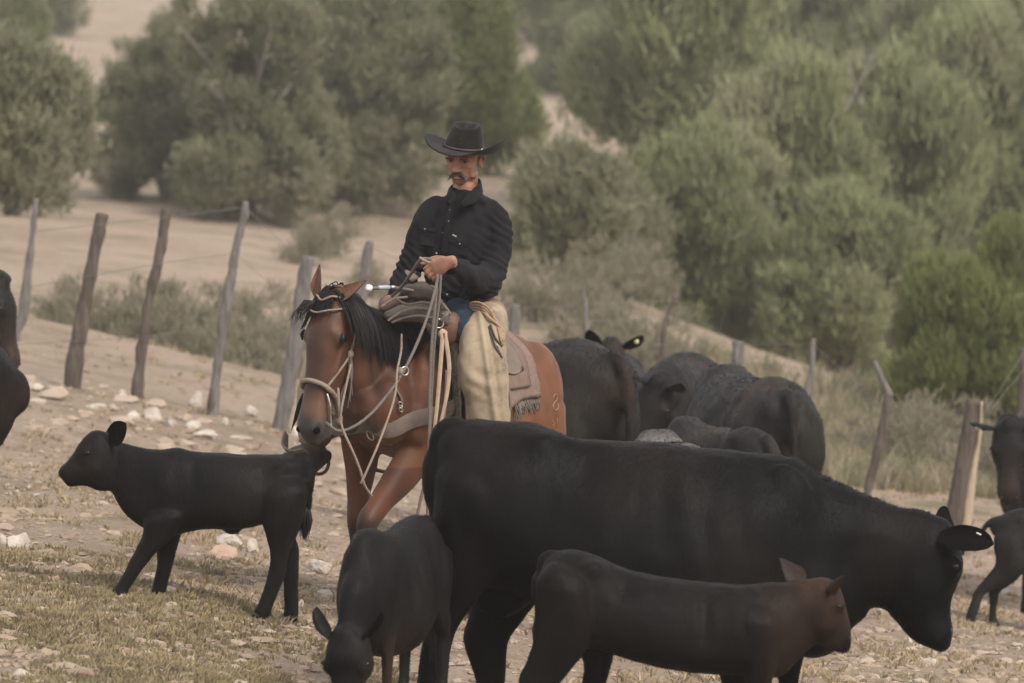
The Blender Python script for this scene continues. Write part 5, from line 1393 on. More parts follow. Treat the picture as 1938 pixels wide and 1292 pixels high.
# bundle rolled in front of the fork: slicker / tied ropes
t = MB(); loft(t, [tuple(P(735, 598, 24.62)) + (.026, .026), tuple(P(765, 592, 24.60)) + (.045, .04), tuple(P(800, 590, 24.58)) + (.05, .042), tuple(P(830, 598, 24.55)) + (.045, .036), tuple(P(848, 606, 24.55)) + (.03, .03)], side=(0, 0, 1), n=18)
displace(t, lambda v, n: .008 * N3((v.x * .4, v.y, v.z), 40) + .004 * N3(v, 30)); roll = link("canvas_roll", t, M['ropeg'], saddle)
t = MB(); loft(t, [tuple(P(725, 582, 24.72)) + (.028, .018), tuple(P(755, 570, 24.70)) + (.04, .03), tuple(P(790, 566, 24.68)) + (.05, .04), tuple(P(822, 572, 24.66)) + (.04, .035)], side=(0, 0, 1), n=18)
displace(t, lambda v, n: .012 * N3(v, 26)); link("leather_bag", t, M['leatherp'], saddle)
t = MB(); loft(t, [tuple(P(762, 562, 24.6)) + (.02, .02), tuple(P(778, 552, 24.58)) + (.038, .032), tuple(P(800, 552, 24.57)) + (.045, .036), tuple(P(825, 560, 24.56)) + (.032, .028)], side=(0, 0, 1), n=18)
displace(t, lambda v, n: .014 * N3(v, 24)); link("dark_pouch", t, M['darkleather'], saddle)
t = MB(); tube(t, [P(786, 549, 24.6), P(790, 536, 24.58), P(796, 545, 24.56), P(800, 556, 24.56)], .006); tube(t, [P(806, 545, 24.58), P(818, 543, 24.56), P(830, 550, 24.56)], .010)
link("leather_loop", t, M['leatherg'], saddle)
for k, pts in enumerate(([(735,606),(760,590),(790,583),(825,588),(845,600)], [(742,610),(770,600),(800,598),(835,606)], [(722,580),(745,566),(770,562)], [(750,566),(772,576),(800,572),(830,578),(846,590)])):
    t = MB(); tube(t, [P(a, b, 24.52 - .01 * k) for a, b in pts], .0065); link("tied_rope", t, M['rope'] if k % 2 == 0 else M['ropeg'], saddle)
# swell on near side (visible round leather)
t = MB(); ell(t, P(852, 622, 24.58), (.055, .05, .085), M=Matrix.Rotation(.2, 3, 'Y')); displace(t, lambda v, n: .003 * N3(v, 40)); link("swell", t, M['leather'], saddle)

# quirt lying across the horn, white knotted end
q = MB(); tube(q, [P(706, 545, 24.45), P(735, 544, 24.5), P(760, 546, 24.52), P(790, 551, 24.56)], [.008, .009, .008, .006]); qo = link("quirt", q, M['ropeg'], origin=P(745, 546, 24.5))
tag(qo, "braided quirt with a white knotted end poking out left of the saddle horn", 'quirt')
t = MB(); ell(t, P(698, 545, 24.44), (.020, .018, .018)); displace(t, lambda v, n: .004 * N3(v, 90)); link("white_knot", t, M['tagw'], qo)
t = MB(); tube(t, [P(718, 544, 24.465), P(736, 543.5, 24.49)], .0105, k=1); link("white_band", t, mat("white_band", (.42, .44, .50), rough=.5), qo)
t = MB(); tube(t, [P(742, 543.5, 24.5), P(748, 544, 24.51)], .0105, k=1); link("metal_band", t, M['metal'], qo)

# breast collar
bc = MB(); pts = []
HB = lambda v, off: hsnap(v, off)
colp = [(.02, .33, 1.10), (.14, .30, 1.085), (.26, .26, 1.06), (.36, .20, 1.03), (.44, .12, 1.01), (.47, .0, 1.0), (.44, -.12, 1.01), (.36, -.20, 1.03), (.26, -.26, 1.06), (.12, -.3, 1.085)]
pts = [HB(Hp(*p), .012) for p in colp]
ribbon(bc, pts, [.026, .036, .040, .040, .036, .034, .036, .04, .036, .026], .005, (0, 0, 1), k=6)
bco = link("breast_collar", bc, M['leatherg'], origin=Hp(.45, 0, 1.0)); tag(bco, "wide worn grey brown breast collar strapped across the horse's chest", 'breast collar')
t = MB(); ribbon(t, [HB(Hp(*p), .020) for p in colp[0:3]], .019, .003, (0, 0, 1), k=6); link("buckle_patch", t, M['leatherp'], bco)
dr = HB(Hp(.47, .03, .955), .014); t = MB(); torus(t, dr, .018, .0035, Hd(1, 0, 0), sq=(1.4, .8)); link("ring", t, M['metal'], bco)
# neck strap down to the collar with snap hook
up_ = [P(784, 668, 24.3), P(792, 700, 24.3), P(801, 740, 24.35), P(803, 755, 24.35)]
t = MB(); ribbon(t, [hsnap(q, .012) for q in up_], .007, .003, Hd(1, 0, 0)); link("neck_strap", t, M['leatherg'], bco)
for i, py in enumerate((758, 766, 774)):
    t = MB(); torus(t, hsnap(P(804, py, 24.3), .018), .010 if i != 1 else .008, .003, (0.3 * (-1) ** i, -1, 0), n=14, m=6, sq=(1.2, .8)); link("snap_hook", t, M['metal'], bco)

# bosal and headstall
h2w = lambda x, y, z: HM_ @ HX @ Vector((x, y, z))
hk = empty("bosal_bridle", h2w(.3, 0, .02)); tag(hk, "braided rawhide bosal noseband and thin headstall on the horse's head", 'bridle')
t = MB(); ring = []
for a in np.linspace(0, 2 * PI, 21)[:-1]:
    if abs(((a + PI) % (2 * PI)) - PI) < 2.3:
        d = Vector((0, math.sin(a), math.cos(a))); src = Vector((.405 - .03 * math.cos(a), 0, -.07)); h = hbvh.ray_cast(HM_ @ HX @ (src + d * .3), HM_.to_3x3() @ (HX.to_3x3() @ (-d)))
        ring.append((((a + PI) % (2 * PI)) - PI, h[0] + (h[1] * .011) if h[0] else HM_ @ HX @ (src + d * .08)))
ring.sort(key=lambda q: q[0]); ring = [q[1] for q in ring]
heel = h2w(.50, 0, -.235)
ringc = [heel] + ring + [heel]
tube(t, ringc, [.009] + [.0125] * len(ring) + [.009], k=5, n=10); displace(t, lambda v, n: .002 * N3(v, 120)); link("noseband", t, M['rope'], hk)
t = MB(); ell(t, heel, (.022, .022, .03)); link("heel_knot", t, M['rope'], hk)
def hs(pts, off=.008): 
    out = []
    for p in pts: out.append(hsnap(h2w(*p), off))
    return out
for sy in (1, -1):
    t = MB(); pp_ = hs([(.385, sy * .075, -.035), (.30, sy * .09, -.07), (.235, sy * .11, -.095), (.14, sy * .12, -.10), (.06, sy * .10, -.10), (-.02, sy * .075, -.06)]); tube(t, pp_, .0065, n=7); link("cheek_cord", t, M['rope'], hk)
    t = MB(); tube(t, hs([(.235, sy * .11, -.095), (.32, sy * .09, -.14), (.40, sy * .07, -.17)], .010) + [heel], .005, n=7); link("jaw_cord", t, M['rope'], hk)
    k_ = hs([(.22, sy * .11, -.10)], .012)[0]; t = MB(); ell(t, k_, (.016, .014, .02)); displace(t, lambda v, n: .003 * N3(v, 90)); link("cord_knot", t, M['strap'], hk)
    t = MB(); torus(t, hs([(.17, sy * .12, -.105)], .012)[0], .010, .003, HM_.to_3x3() @ (HX.to_3x3() @ Vector((0, sy, 0))), n=14, m=6); link("buckle", t, M['metal'], hk)
    t = MB(); b0 = k_
    for j in range(3): tube(t, [b0, b0 + Vector((.004 * j, -.012, -.09)), b0 + Vector((-.012 * j + .008, -.008, -.20 - .03 * j))], [.005, .004, .002], n=5)
    link("tassel", t, M['ropeg'], hk)
t = MB(); tube(t, hs([(-.005, .085, -.04), (-.015, .05, .03), (.01, 0, .05), (-.015, -.05, .03), (-.005, -.085, -.04)], .026), .0055, n=7); link("crown_cord", t, M['rope'], hk)
t = MB(); tube(t, hs([(.02, .09, -.06), (.06, .05, .03), (.075, 0, .05), (.06, -.05, .03), (.02, -.09, -.06)], .03), .005, n=7); link("brow_cord", t, M['rope'], hk)
t = MB(); c0 = hs([(.42, .062, -.05)], .01)[0]
tube(t, [c0, c0 + Vector((.012, -.004, -.05)), c0 + Vector((.016, 0, -.12)), c0 + Vector((.02, 0, -.17))], .006, n=6); displace(t, lambda v, n: .003 * N3(v, 120)); link("chain", t, M['metal'], hk)
t = MB(); c1 = hs([(.43, -.07, -.04)], .01)[0]
for j in range(10): tube(t, [c1, c1 + Vector((-.010 - .002 * j, -.004, -.06)), c1 + Vector((-.030 - .003 * j, 0, -.13 - .006 * j))], [.0025, .002, .0008], k=3, n=4)
link("horsehair_tassel", t, M['hair'], hk)

# mecate reins (rope) : heel knot -> both sides of the neck -> hand, then a long tail hanging from the hand
hand = P(818, 504, 24.28)
rn = empty("mecate_reins", hand); tag(rn, "grey braided rope reins running from the horse's chin to the cowboy's hand", 'reins')
def rope(pts, r, m, nm="rope_length"):
    t = MB(); tube(t, [P(*p) for p in pts], r, n=8); displace(t, lambda v, n: .0012 * N3(v, 150)); return link(nm, t, M[m], rn)
rope([(618,800,23.80),(640,815,23.78),(668,808,23.8),(700,785,23.85),(735,745,23.95),(762,705,24.03),(790,648,24.12),(812,590,24.2),(824,545,24.26),(829,520,24.29)], .0072, 'ropeg')
rope([(742,520+40,24.55),(758,545,24.5),(776,520,24.36),(790,498,24.26),(800,490,24.24),(815,490,24.25)], .0080, 'ropeg')
rope([(795,488,24.22),(803,493,24.22),(812,497,24.22)], .0075, 'rope', "rope_end")
# get-down rope loop hanging from the neck
rope([(760,632,23.98),(759,665,23.97),(752,700,23.92),(748,745,23.87),(735,790,23.80),(712,850,23.70),(690,900,23.66),(683,914,23.66)], [.004,.0055,.0055,.0055,.0055,.0055,.006,.006], 'rope', "lead_rope")
rope([(640,735,23.70),(642,770,23.68),(648,810,23.66),(668,855,23.65),(683,893,23.66),(690,918,23.68),(703,938,23.72)], .0062, 'rope', "lead_rope")
rope([(664,690,23.74),(655,730,23.7),(647,770,23.66),(643,800,23.66)], .0055, 'rope', "lead_rope")
t = MB(); torus(t, P(766, 702, 23.99), .020, .0035, (.6, -1, 0)); link("rein_ring", t, M['metal'], rn)
t = MB(); ell(t, P(758, 702, 23.98), (.012, .012, .02)); link("rein_knot", t, M['rope'], rn)
# two long tails from the hand down to the calf's back
rope([(828,520,24.28),(824,570,24.26),(817,650,24.24),(813,740,24.24),(812,830,24.24),(806,900,24.24),(795,950,24.24),(784,1000,24.24),(778,1030,24.24)], .0078, 'ropeg', "hanging_rope")
rope([(834,520,24.29),(831,570,24.28),(822,650,24.27),(817,740,24.27),(813,830,24.27),(809,900,24.27),(809,960,24.27),(810,1040,24.27)], .0070, 'ropeg', "hanging_rope")
# ---------------------------------------------------------------- cowboy
M['skin'] = mat("skin", (1, 1, 1), (.9, .88, .86), rough=.5, scale=30, vcol=True, bump=.15, bscale=300, bdist=.002, sss=.08, spec=.35)
M['shirt'] = mat("black_shirt", (0.0105, 0.0105, 0.0125), (0.0165, 0.016, 0.018), rough=.85, scale=10, bump=.3, bscale=120, bdist=.003, sheen=.03, spec=.10)
M['jeans'] = mat("blue_denim", (0.020, 0.032, 0.046), (0.040, 0.056, 0.074), rough=.9, scale=30, bump=.4, bscale=200, bdist=.003, spec=.1)
M['chaps'] = mat("tan_chaps", (0.42, 0.33, 0.235), (0.31, 0.24, 0.165), rough=.85, scale=5, bump=.3, bscale=60, bdist=.004, c3=(0.19, 0.155, 0.115), s3=6, t3=(.50, .68), spec=.15)
M['hat'] = mat("black_felt_hat", (0.012, 0.010, 0.009), (0.020, 0.017, 0.015), rough=.9, scale=12, sheen=.10, bump=.2, bscale=200, bdist=.002, c3=(0.075, 0.063, 0.055), s3=9, t3=(.58, .85), spec=.1)
M['snap'] = mat("pearl_snap", (0.35, 0.34, 0.33), rough=.3)
M['stache'] = mat("moustache_hair", (0.055, 0.036, 0.025), (0.12, 0.085, 0.062), rough=.7, scale=60)
DR = 24.95
HTILT = 7
# --- head (local: x = his left (picture right), y = face direction, z up; metres)
HC = P(877, 303, DR + .02)
yaw = math.radians(-19)    # face turned to the picture left, slightly down
fwd = Vector((math.sin(yaw), -math.cos(yaw), -.20)).normalized(); upv = Vector((.05, 0, 1)); rt = fwd.cross(upv).normalized() * -1
upv = rt.cross(fwd) * 1
if upv.z < 0: upv = -upv
FH = Matrix((rt, fwd, upv)).transposed().to_4x4(); FH.translation = HC
FH = FH @ Matrix.Diagonal((1.12, 1.02, .94, 1))
if rt.x < 0: print("flip")
t = MB()
ell(t, (0, -.015, .045), (.076, .098, .085), n=24, m=18)                     # skull
loft(t, [(0, .025, .03, .069, .074), (0, .026, -.005, .068, .072), (0, .030, -.035, .063, .066), (0, .036, -.062, .053, .056), (0, .046, -.088, .038, .040), (0, .050, -.104, .024, .026)], side=(1, 0, 0), tan=(0, 0, -1), n=24, p=2.3)   # face to chin
ell(t, (0, .062, -.098), (.021, .020, .016))
for sx in (-1, 1):
    ell(t, (sx * .045, .064, -.014), (.020, .018, .014)); ell(t, (sx * .050, .010, -.070), (.016, .040, .022)); ell(t, (sx * .030, .088, .032), (.028, .016, .008))
loft(t, [(0, .088, .018, .009, .010), (0, .100, .0, .009, .012), (0, .112, -.018, .012, .014), (0, .115, -.030, .014, .012)], side=(1, 0, 0), n=14, k=3)   # nose
for sx in (-1, 1): ell(t, (sx * .012, .104, -.031), (.008, .011, .008))
loft(t, [(-.024, .088, -.061, .006, .008), (-.010, .098, -.058, .007, .007), (.010, .098, -.058, .007, .007), (.024, .088, -.061, .006, .008)], side=(0, 0, 1), n=10)
loft(t, [(-.022, .088, -.072, .006, .008), (0, .098, -.072, .008, .008), (.022, .088, -.072, .006, .008)], side=(0, 0, 1), n=10)
loft(t, [(0, -.01, -.05, .058, .062), (0, -.015, -.10, .056, .060), (.004, -.03, -.17, .062, .066)], side=(1, 0, 0), n=20)      # neck
t.xf(FH); hd = fuse(t, .0045, 3)
def facemod(v, n):
    q = FH.inverted() @ v; r = 0
    for sx in (-1, 1):
        d = Vector(((q.x - sx * .031) / .018, (q.z - .014) / .010)); r -= .012 * math.exp(-d.length_squared) if q.y > .05 else 0     # eye socket
        d = Vector(((q.x - sx * .045) / .012, (q.z + .058) / .022)); r -= .005 * math.exp(-d.length_squared) if q.y > .03 else 0      # hollow cheek
    r -= .004 * math.exp(-((q.z + .0655) / .0022) ** 2 - (q.x / .022) ** 2) if q.y > .08 else 0
    r -= 0.004 * math.exp(-((q.z + .083) / .005) ** 2 - (q.x / .02) ** 2) if q.y > .06 else 0
    return r
displace(hd, facemod)
hd0 = MB(); hd0.v = list(hd.v); hd0.f = list(hd.f); hd0.m = list(hd.m)
def skincol(v):
    q = FH.inverted() @ v
    c = Vector((.36, .185, .122)).lerp(Vector((.27, .125, .082)), min(1, max(0, .5 + 1.2 * N3(v, 25))))
    if (q - Vector((0, .11, -.02))).length < .025: c = c.lerp(Vector((.44, .20, .16)), .7)
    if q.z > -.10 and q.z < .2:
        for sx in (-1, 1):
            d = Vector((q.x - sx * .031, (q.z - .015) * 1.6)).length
            if q.y > .04: c = c.lerp(Vector((.11, .055, .042)), .85 * math.exp(-(d / .015) ** 2))  # shade of the eye sockets painted into the skin colour
        if q.y > .06 and -.105 < q.z < -.035: c = c.lerp(Vector((.27, .16, .12)), .35)
        if q.y < .012 and q.z > .012: c = c.lerp(Vector((.14, .095, .07)), .65)      # cropped hair at the sides
    return tuple(c)
body = hd
def ear_person(sx):
    m = MB(); vs = []; b = Vector((sx * .074, -.008, -.002))
    torus(m, b + Vector((sx * .006, -.004, .004)), .017, .0062, (sx * 1, .55, 0), n=20, m=8, sq=(1.35, .8))
    ell(m, b + Vector((sx * .003, -.003, .003)), (.005, .018, .024)); ell(m, b + Vector((sx * .006, .003, -.026)), (.006, .009, .010))
    return m
ea = MB()
for sx in (-1, 1): ea.join(ear_person(sx))
ea.xf(FH); ea = fuse(ea, .0025, 2); body.join(ea)
# --- hands
def fist():
    """rein hand: back of the hand to the viewer, knuckles to picture left. local: x toward fingers (picture left), z up, y away from viewer"""
    t = MB()
    loft(t, [(-.075, .0, -.002, .027, .022), (-.045, 0, 0, .031, .024), (-.01, 0, .0, .041, .024), (.022, .0, -.003, .042, .021), (.034, .004, -.004, .038, .017)], side=(0, 0, 1), n=20, p=2.4)
    for k, (z, L, r) in enumerate(((.030, .046, .0105), (.009, .052, .0110), (-.013, .048, .0102), (-.033, .038, .0090))):
        kx = .030 - .004 * k
        p0 = Vector((kx, -.006, z)); p1 = p0 + Vector((L * .92, .004, -.018)); p2 = p1 + Vector((-.004, .027, -.006)); p3 = p2 + Vector((-.026, .008, -.002))
        tube(t, [p0 - Vector((.012, 0, -.004)), p0, (p0 + p1) / 2 + Vector((0, -.001, 0)), p1, p2, p3], [r * 1.02, r * 1.08, r * .93, r * 1.0, r * .9, r * .75], k=3, n=12)
    tube(t, [Vector((-.03, .012, .025)), Vector((.005, .020, .042)), Vector((.040, .018, .046)), Vector((.066, .010, .040)), Vector((.082, .006, .043))], [.014, .013, .0115, .010, .008], k=3, n=12)
    return t
HA = P(832, 503, 24.30)
Rf = Matrix.Translation(HA) @ Matrix.Rotation(math.radians(0), 4, 'Z') @ Matrix(((-1, 0, 0, 0), (0, 1, 0, 0), (0, 0, 1, 0), (0, 0, 0, 1)))
Rt = Matrix.Rotation(math.radians(-22), 4, 'Y')
fs_ = fist(); fs_.xf(Matrix.Translation(HA) @ Matrix.Rotation(math.radians(-14), 4, 'Z') @ Rt @ Matrix(((-1, 0, 0, 0), (0, 1, 0, 0), (0, 0, 1, 0), (0, 0, 0, 1))))
fs_ = fuse(fs_, .0034, 2); body.join(fs_)
# other hand resting on his thigh behind the horse's neck
f2 = fist(); f2.xf(Matrix.Translation(P(748, 590, 24.85)) @ Matrix.Rotation(math.radians(60), 4, 'Y')); f2 = fuse(f2, .0045, 2); body.join(f2)
# inner body under the clothes, continuous from neck to legs
t = MB()
tube(t, [P(900, 395, 25.0), P(936, 440, 24.97), P(932, 515, 24.86), P(895, 520, 24.6), P(856, 503, 24.34)], [.04, .045, .04, .035, .028], n=12); tube(t, [P(850, 400, 25.0), P(802, 430, 24.99), P(775, 500, 24.97), P(752, 570, 24.87)], [.05, .05, .04, .030], n=12)
loft(t, [tuple(P(880, 352, 24.98)) + (.058, .060), tuple(P(880, 385, 25.0)) + (.075, .055), tuple(P(878, 420, 25.0)) + (.13, .08), tuple(P(872, 500, 25.02)) + (.14, .09), tuple(P(872, 570, 25.05)) + (.14, .10), tuple(P(872, 605, 25.05)) + (.14, .11)], side=(1, 0, 0), n=18)
t = fuse(t, .02, 2); body.join(t)
cowboy = link("person", body, M['skin'], origin=P(872, 600, 25.0), col=skincol)
tag(cowboy, "moustached cowboy in black hat, black shirt and tan chaps holding the reins", 'person')
for sx in (-1, 1):
    g = MB(); ell(g, FH @ Vector((sx * .031, .0745, .013)), (.0105, .0105, .0065)); link("eye", g, M['eye'], cowboy)
fb_ = bvh_of(hd0)
g = MB(); r_ = random.Random(3)
for i in range(1000):
    x = r_.uniform(-1, 1); ax = abs(x); px_ = x * .034; droop = .026 * max(0, ax - .55) ** 1.2 * 1.6
    s0 = Vector((px_ * 1.0, .30, -.041 - .007 * ax - droop)); h_ = fb_.ray_cast(FH @ s0, (FH.to_3x3() @ Vector((0, -1, 0)))); s0.y = (FH.inverted() @ h_[0]).y + .002 if h_[0] is not None else 0; L = .019 + .014 * ax
    if s0.y < .07: continue
    d = Vector((x * .55, .10, -1)).normalized()
    p1 = s0 + d * L * .5 + Vector((0, .006, 0)); p2 = s0 + d * L + Vector((0, .002, 0))
    hair_strand(g, [s0 + Vector((0, r_.uniform(-.002, .004), r_.uniform(-.002, .003))), p1, p2], .0013)
g.xf(FH); link("moustache", g, M['stache'], cowboy)
g = MB()
for i in range(160):
    sx = r_.choice((-1, 1)); x = r_.uniform(.012, .046)
    s0 = Vector((sx * x, .30, .028 + .004 * math.sin(x * 60) + r_.uniform(-.003, .003))); h_ = fb_.ray_cast(FH @ s0, (FH.to_3x3() @ Vector((0, -1, 0)))); s0.y = (FH.inverted() @ h_[0]).y + .001 if h_[0] is not None else .095
    hair_strand(g, [s0, s0 + Vector((sx * .006, .003, .001)), s0 + Vector((sx * .011, .0, -.001))], .001)
g.xf(FH); link("eyebrows", g, M['darkleather'], cowboy)

# --- shirt
S_ = F / DR
t = MB()
loft(t, [tuple(P(x, y, 24.99 + dy)) + (w, d) for x, y, dy, w, d in ((881,368,.0,.088,.072),(881,376,.005,.128,.084),(879,388,.02,.155,.092),(878,394,.02,.172,.098),(876,415,.02,.188,.120),(872,450,.01,.182,.128),(868,490,.01,.168,.125),(866,530,.01,.165,.125),(868,562,.02,.175,.135),(872,585,.03,.178,.140))], side=(1, 0, 0), tan=(0, 0, -1), n=28, p=2.35)
# his left arm (picture right): shoulder, elbow, forearm across to the hand
AR = [(922,397,25.00,.064),(937,414,24.98,.071),(943,450,24.97,.074),(938,490,24.93,.072),(926,520,24.84,.074),(908,528,24.72,.070),(885,520,24.55,.056),(868,508,24.42,.043),(858,504,24.36,.036)]
tube(t, [P(a, b, d) for a, b, d, r in AR], [r for *_, r in AR], k=4, n=18)
loft(t, [tuple(P(930, 500, 24.95)) + (.06, .07), tuple(P(922, 540, 24.85)) + (.07, .055), tuple(P(905, 556, 24.78)) + (.06, .025)], side=(1, 0, 0), n=16)
# his right arm (picture left)
AL = [(832,392,25.02,.068),(815,408,25.00,.074),(800,440,24.98,.072),(786,480,24.98,.068),(768,520,24.97,.066),(758,545,24.92,.060),(750,575,24.86,.050),(748,588,24.84,.042)]
tube(t, [P(a, b, d) for a, b, d, r in AL], [r for *_, r in AL], k=4, n=18)
loft(t, [tuple(P(890, 560, 24.86)) + (.09, .06), tuple(P(900, 566, 24.86)) + (.08, .03)], side=(1, 0, 0), n=14)
sh = fuse(t, .0075, 4)
def folds(v, n):
    r = .005 * N3((v.x, v.y, v.z * .8), 9) + .0025 * N3(v, 26)
    # hanging diagonal creases in the body, bunched creases at the elbows
    w = v.x * .9 + v.z * .45
    r += .0045 * math.sin(w * 95 + 4 * N3(v, 5)) * max(0, N3(v + Vector((2, 0, 0)), 6) + .25)
    for c, k in ((P(928, 515, 24.8), 1.0), (P(775, 510, 24.95), .9), (P(940, 440, 24.95), .6), (P(870, 560, 24.9), .7)):
        d = (v - c).length
        r += k * .010 * math.exp(-(d / .10) ** 2) * math.sin(((v.x - c.x) * .6 + (v.z - c.z)) * 150 + 5 * N3(v, 8))
    return r
displace(sh, folds)
shirt = link("shirt", sh, M['shirt'], cowboy)
sbvh = bvh_of(sh)
def ssnap(px, py, off=.004, D0=23.5):
    o = Vector((0, 0, CAMZ)); d = (P(px, py, D0) - o).normalized(); h = sbvh.ray_cast(P(px, py, D0), d)
    return (h[0] - d * off) if h[0] is not None else P(px, py, 24.85)
def patch_on(name, outline, off, th, m, par):
    """cloth patch lying on the shirt: outline in order"""
    mb = MB(); n = len(outline); top = [ssnap(a, b, off + th) for a, b in outline]; bot = [ssnap(a, b, off - .006) for a, b in outline]
    cx = sum(a for a, b in outline) / n; cy = sum(b for a, b in outline) / n
    c = ssnap(cx, cy, off + th + .001)
    vs = top + bot + [c]; fs = [(i, (i + 1) % n, 2 * n) for i in range(n)] + [(i, n + i, n + (i + 1) % n, (i + 1) % n) for i in range(n)]
    mb.add(vs, fs); return link(name, mb, M[m], par, smooth=False)
# collar: two points and the stand
def col_piece(pts, ups, w):
    t = MB(); ribbon(t, pts, w, .0035, ups, k=6); return t
cb = lambda px, py, d: P(px, py, d)
t = col_piece([cb(906,343,25.03), cb(911,353,24.96), cb(902,366,24.885), cb(890,376,24.845), cb(874,388,24.82)], [(-.2, 0, 1), (-.2, 0, 1), (-.45, 0, 1), (-.6, 0, .9), (-.8, 0, .8)], [.018, .024, .028, .028, .009]); link("collar", t, M['shirt'], cowboy)
t = col_piece([cb(853,358,24.99), cb(849,361,24.94), cb(850,366,24.88), cb(855,375,24.85), cb(850,385,24.83)], [(.2, 0, 1), (.3, 0, 1), (.5, 0, 1), (.7, 0, .8), (.9, 0, .6)], [.008, .018, .024, .024, .008]); link("collar", t, M['shirt'], cowboy)
t = MB(); ribbon(t, [cb(856,363,25.05), cb(866,356,25.075), cb(884,350,25.085), cb(900,350,25.06), cb(906,352,25.02)], .032, .004, (0, 0, 1), k=5); link("collar_stand", t, M['shirt'], cowboy)
pk = patch_on("pocket_flap", [(848,444),(892,452),(891,462),(872,470),(849,458)][::-1], .004, .003, 'shirt', cowboy)
patch_on("pocket", [(850,462),(888,472),(882,484),(850,479)][::-1], .003, .002, 'shirt', cowboy)
patch_on("pocket_flap", [(792,424),(826,430),(825,438),(804,438),(792,432)][::-1], .004, .003, 'shirt', cowboy)
patch_on("pocket", [(794,438),(824,440),(822,466),(794,462)][::-1], .003, .002, 'shirt', cowboy)
t = MB(); ribbon(t, [ssnap(x, y, .004) for x, y in ((858,372),(852,400),(846,430),(842,460),(840,482))], .016, .002, (1, 0, 0), k=4); link("placket", t, M['shirt'], cowboy)
for x, y, r in ((851,397,.004),(849,418,.003),(826,479,.005),(870,461,.004),(804,433,.004),(846,557,.005),(838,440,.003)):
    g = MB(); ell(g, ssnap(x, y, .006), (r, r, r)); link("snap_button", g, M['snap'], cowboy)
g = MB(); ribbon(g, [ssnap(856, 444, .009), ssnap(864, 447.5, .009)], .004, .001, (0, 0, 1), k=1); link("pocket_label", g, M['snap'], cowboy)
# cuff
t = MB(); A0 = P(878, 508, 24.47); A1 = P(852, 503, 24.36)
loft(t, [tuple(A0) + (.044, .040), tuple(A0.lerp(A1, .5)) + (.043, .038), tuple(A1) + (.041, .034)], side=(0, 0, 1), k=3, n=22, p=2.5, capr=False); displace(t, lambda v, n: .002 * N3(v, 40)); link("cuff", t, M['shirt'], cowboy)

# --- hat
hat_r = Matrix.Rotation(math.radians(-7), 4, 'Y')     # tilt: left side of the picture higher
HT = FH @ Matrix.Translation((0, -.008, .058)) @ Matrix.Rotation(math.radians(7), 4, 'X') @ Matrix.Rotation(math.radians(HTILT), 4, 'Y')
hm = MB(); vs = []; fs = []; nb = 64
def crown_pt(a, u):
    # a angle, u 0 at the base .. 1 at the top rim
    rx = .083 * (1 - .27 * u ** 1.7); ry = .105 * (1 - .26 * u ** 1.7)
    x = rx * math.cos(a); y = ry * math.sin(a); z = .122 * u
    pinch = math.exp(-((math.cos(a) / .5) ** 2)) * max(0, math.sin(a))
    x *= 1 - .24 * pinch * u; y *= 1 - .03 * pinch
    z += -.018 * u * max(0, math.sin(a)) + .004
    return Vector((x, y, z))
us_ = [0, .1, .25, .45, .65, .82, .93, 1.0]
for u in us_:
    for i in range(nb): vs.append(crown_pt(2 * PI * i / nb, u))
for k, (sc, dz) in enumerate(((.93, .007), (.80, .004), (.60, -.012), (.38, -.030), (.16, -.037))):
    for i in range(nb):
        a = 2 * PI * i / nb; p = crown_pt(a, 1.0)
        side = .6 + .4 * math.cos(2 * a)
        q = Vector((p.x * sc, p.y * sc, p.z + dz * (1.0)));  vs.append(q)
vs.append(Vector((0, 0, .088)))
R_n = len(us_) + 5
for k in range(R_n - 1):
    for i in range(nb): fs.append((k * nb + i, k * nb + (i + 1) % nb, (k + 1) * nb + (i + 1) % nb, (k + 1) * nb + i))
for i in range(nb): fs.append(((R_n - 1) * nb + i, (R_n - 1) * nb + (i + 1) % nb, len(vs) - 1))
hm.add(vs, fs); hm.xf(HT); hat = link("hat", hm, M['hat'], cowboy)
def brim_pt(a, u, lay):
    wx = .084 + (.186 - .084) * u; wy = .109 + (.190 - .109) * u
    x = wx * math.cos(a); y = wy * math.sin(a)
    c = abs(math.cos(a))
    z = .060 * u ** 2.0 * c ** 2.2 - .014 * u ** 1.3 * max(0, math.sin(a)) ** 1.2 - .022 * u * max(0, -math.sin(a))
    if math.cos(a) > 0: z = .112 * u ** 2.4 * c ** 1.6 - .030 * u * c ** 1.5 - .014 * u ** 1.3 * max(0, math.sin(a)) ** 1.2 - .018 * u * max(0, -math.sin(a))
    else: x *= .96; z *= .85
    return Vector((x, y, z + (.003 if lay else -.002)))
bm_ = MB(); vs = []; fs = []; nu = 10
for lay in (0, 1):
    for k in range(nu + 1):
        for i in range(nb): vs.append(brim_pt(2 * PI * i / nb, k / nu, lay))
K = (nu + 1) * nb
for k in range(nu):
    for i in range(nb):
        i2 = (i + 1) % nb
        fs.append((k * nb + i, (k + 1) * nb + i, (k + 1) * nb + i2, k * nb + i2)); fs.append((K + k * nb + i, K + k * nb + i2, K + (k + 1) * nb + i2, K + (k + 1) * nb + i))
for i in range(nb):
    i2 = (i + 1) % nb; fs.append((nu * nb + i, K + nu * nb + i, K + nu * nb + i2, nu * nb + i2))
bm_.add(vs, fs); bm_.xf(HT); link("brim", bm_, M['hat'], hat)
t = MB(); vs = []; fs = []
for k, (u, o) in enumerate(((.02, .002), (.02, .005), (.13, .005), (.13, .002))):
    for i in range(nb):
        a = 2 * PI * i / nb; p = crown_pt(a, u); vs.append(p + Vector((math.cos(a), math.sin(a), 0)) * o)
for k in range(3):
    for i in range(nb): fs.append((k * nb + i, k * nb + (i + 1) % nb, (k + 1) * nb + (i + 1) % nb, (k + 1) * nb + i))
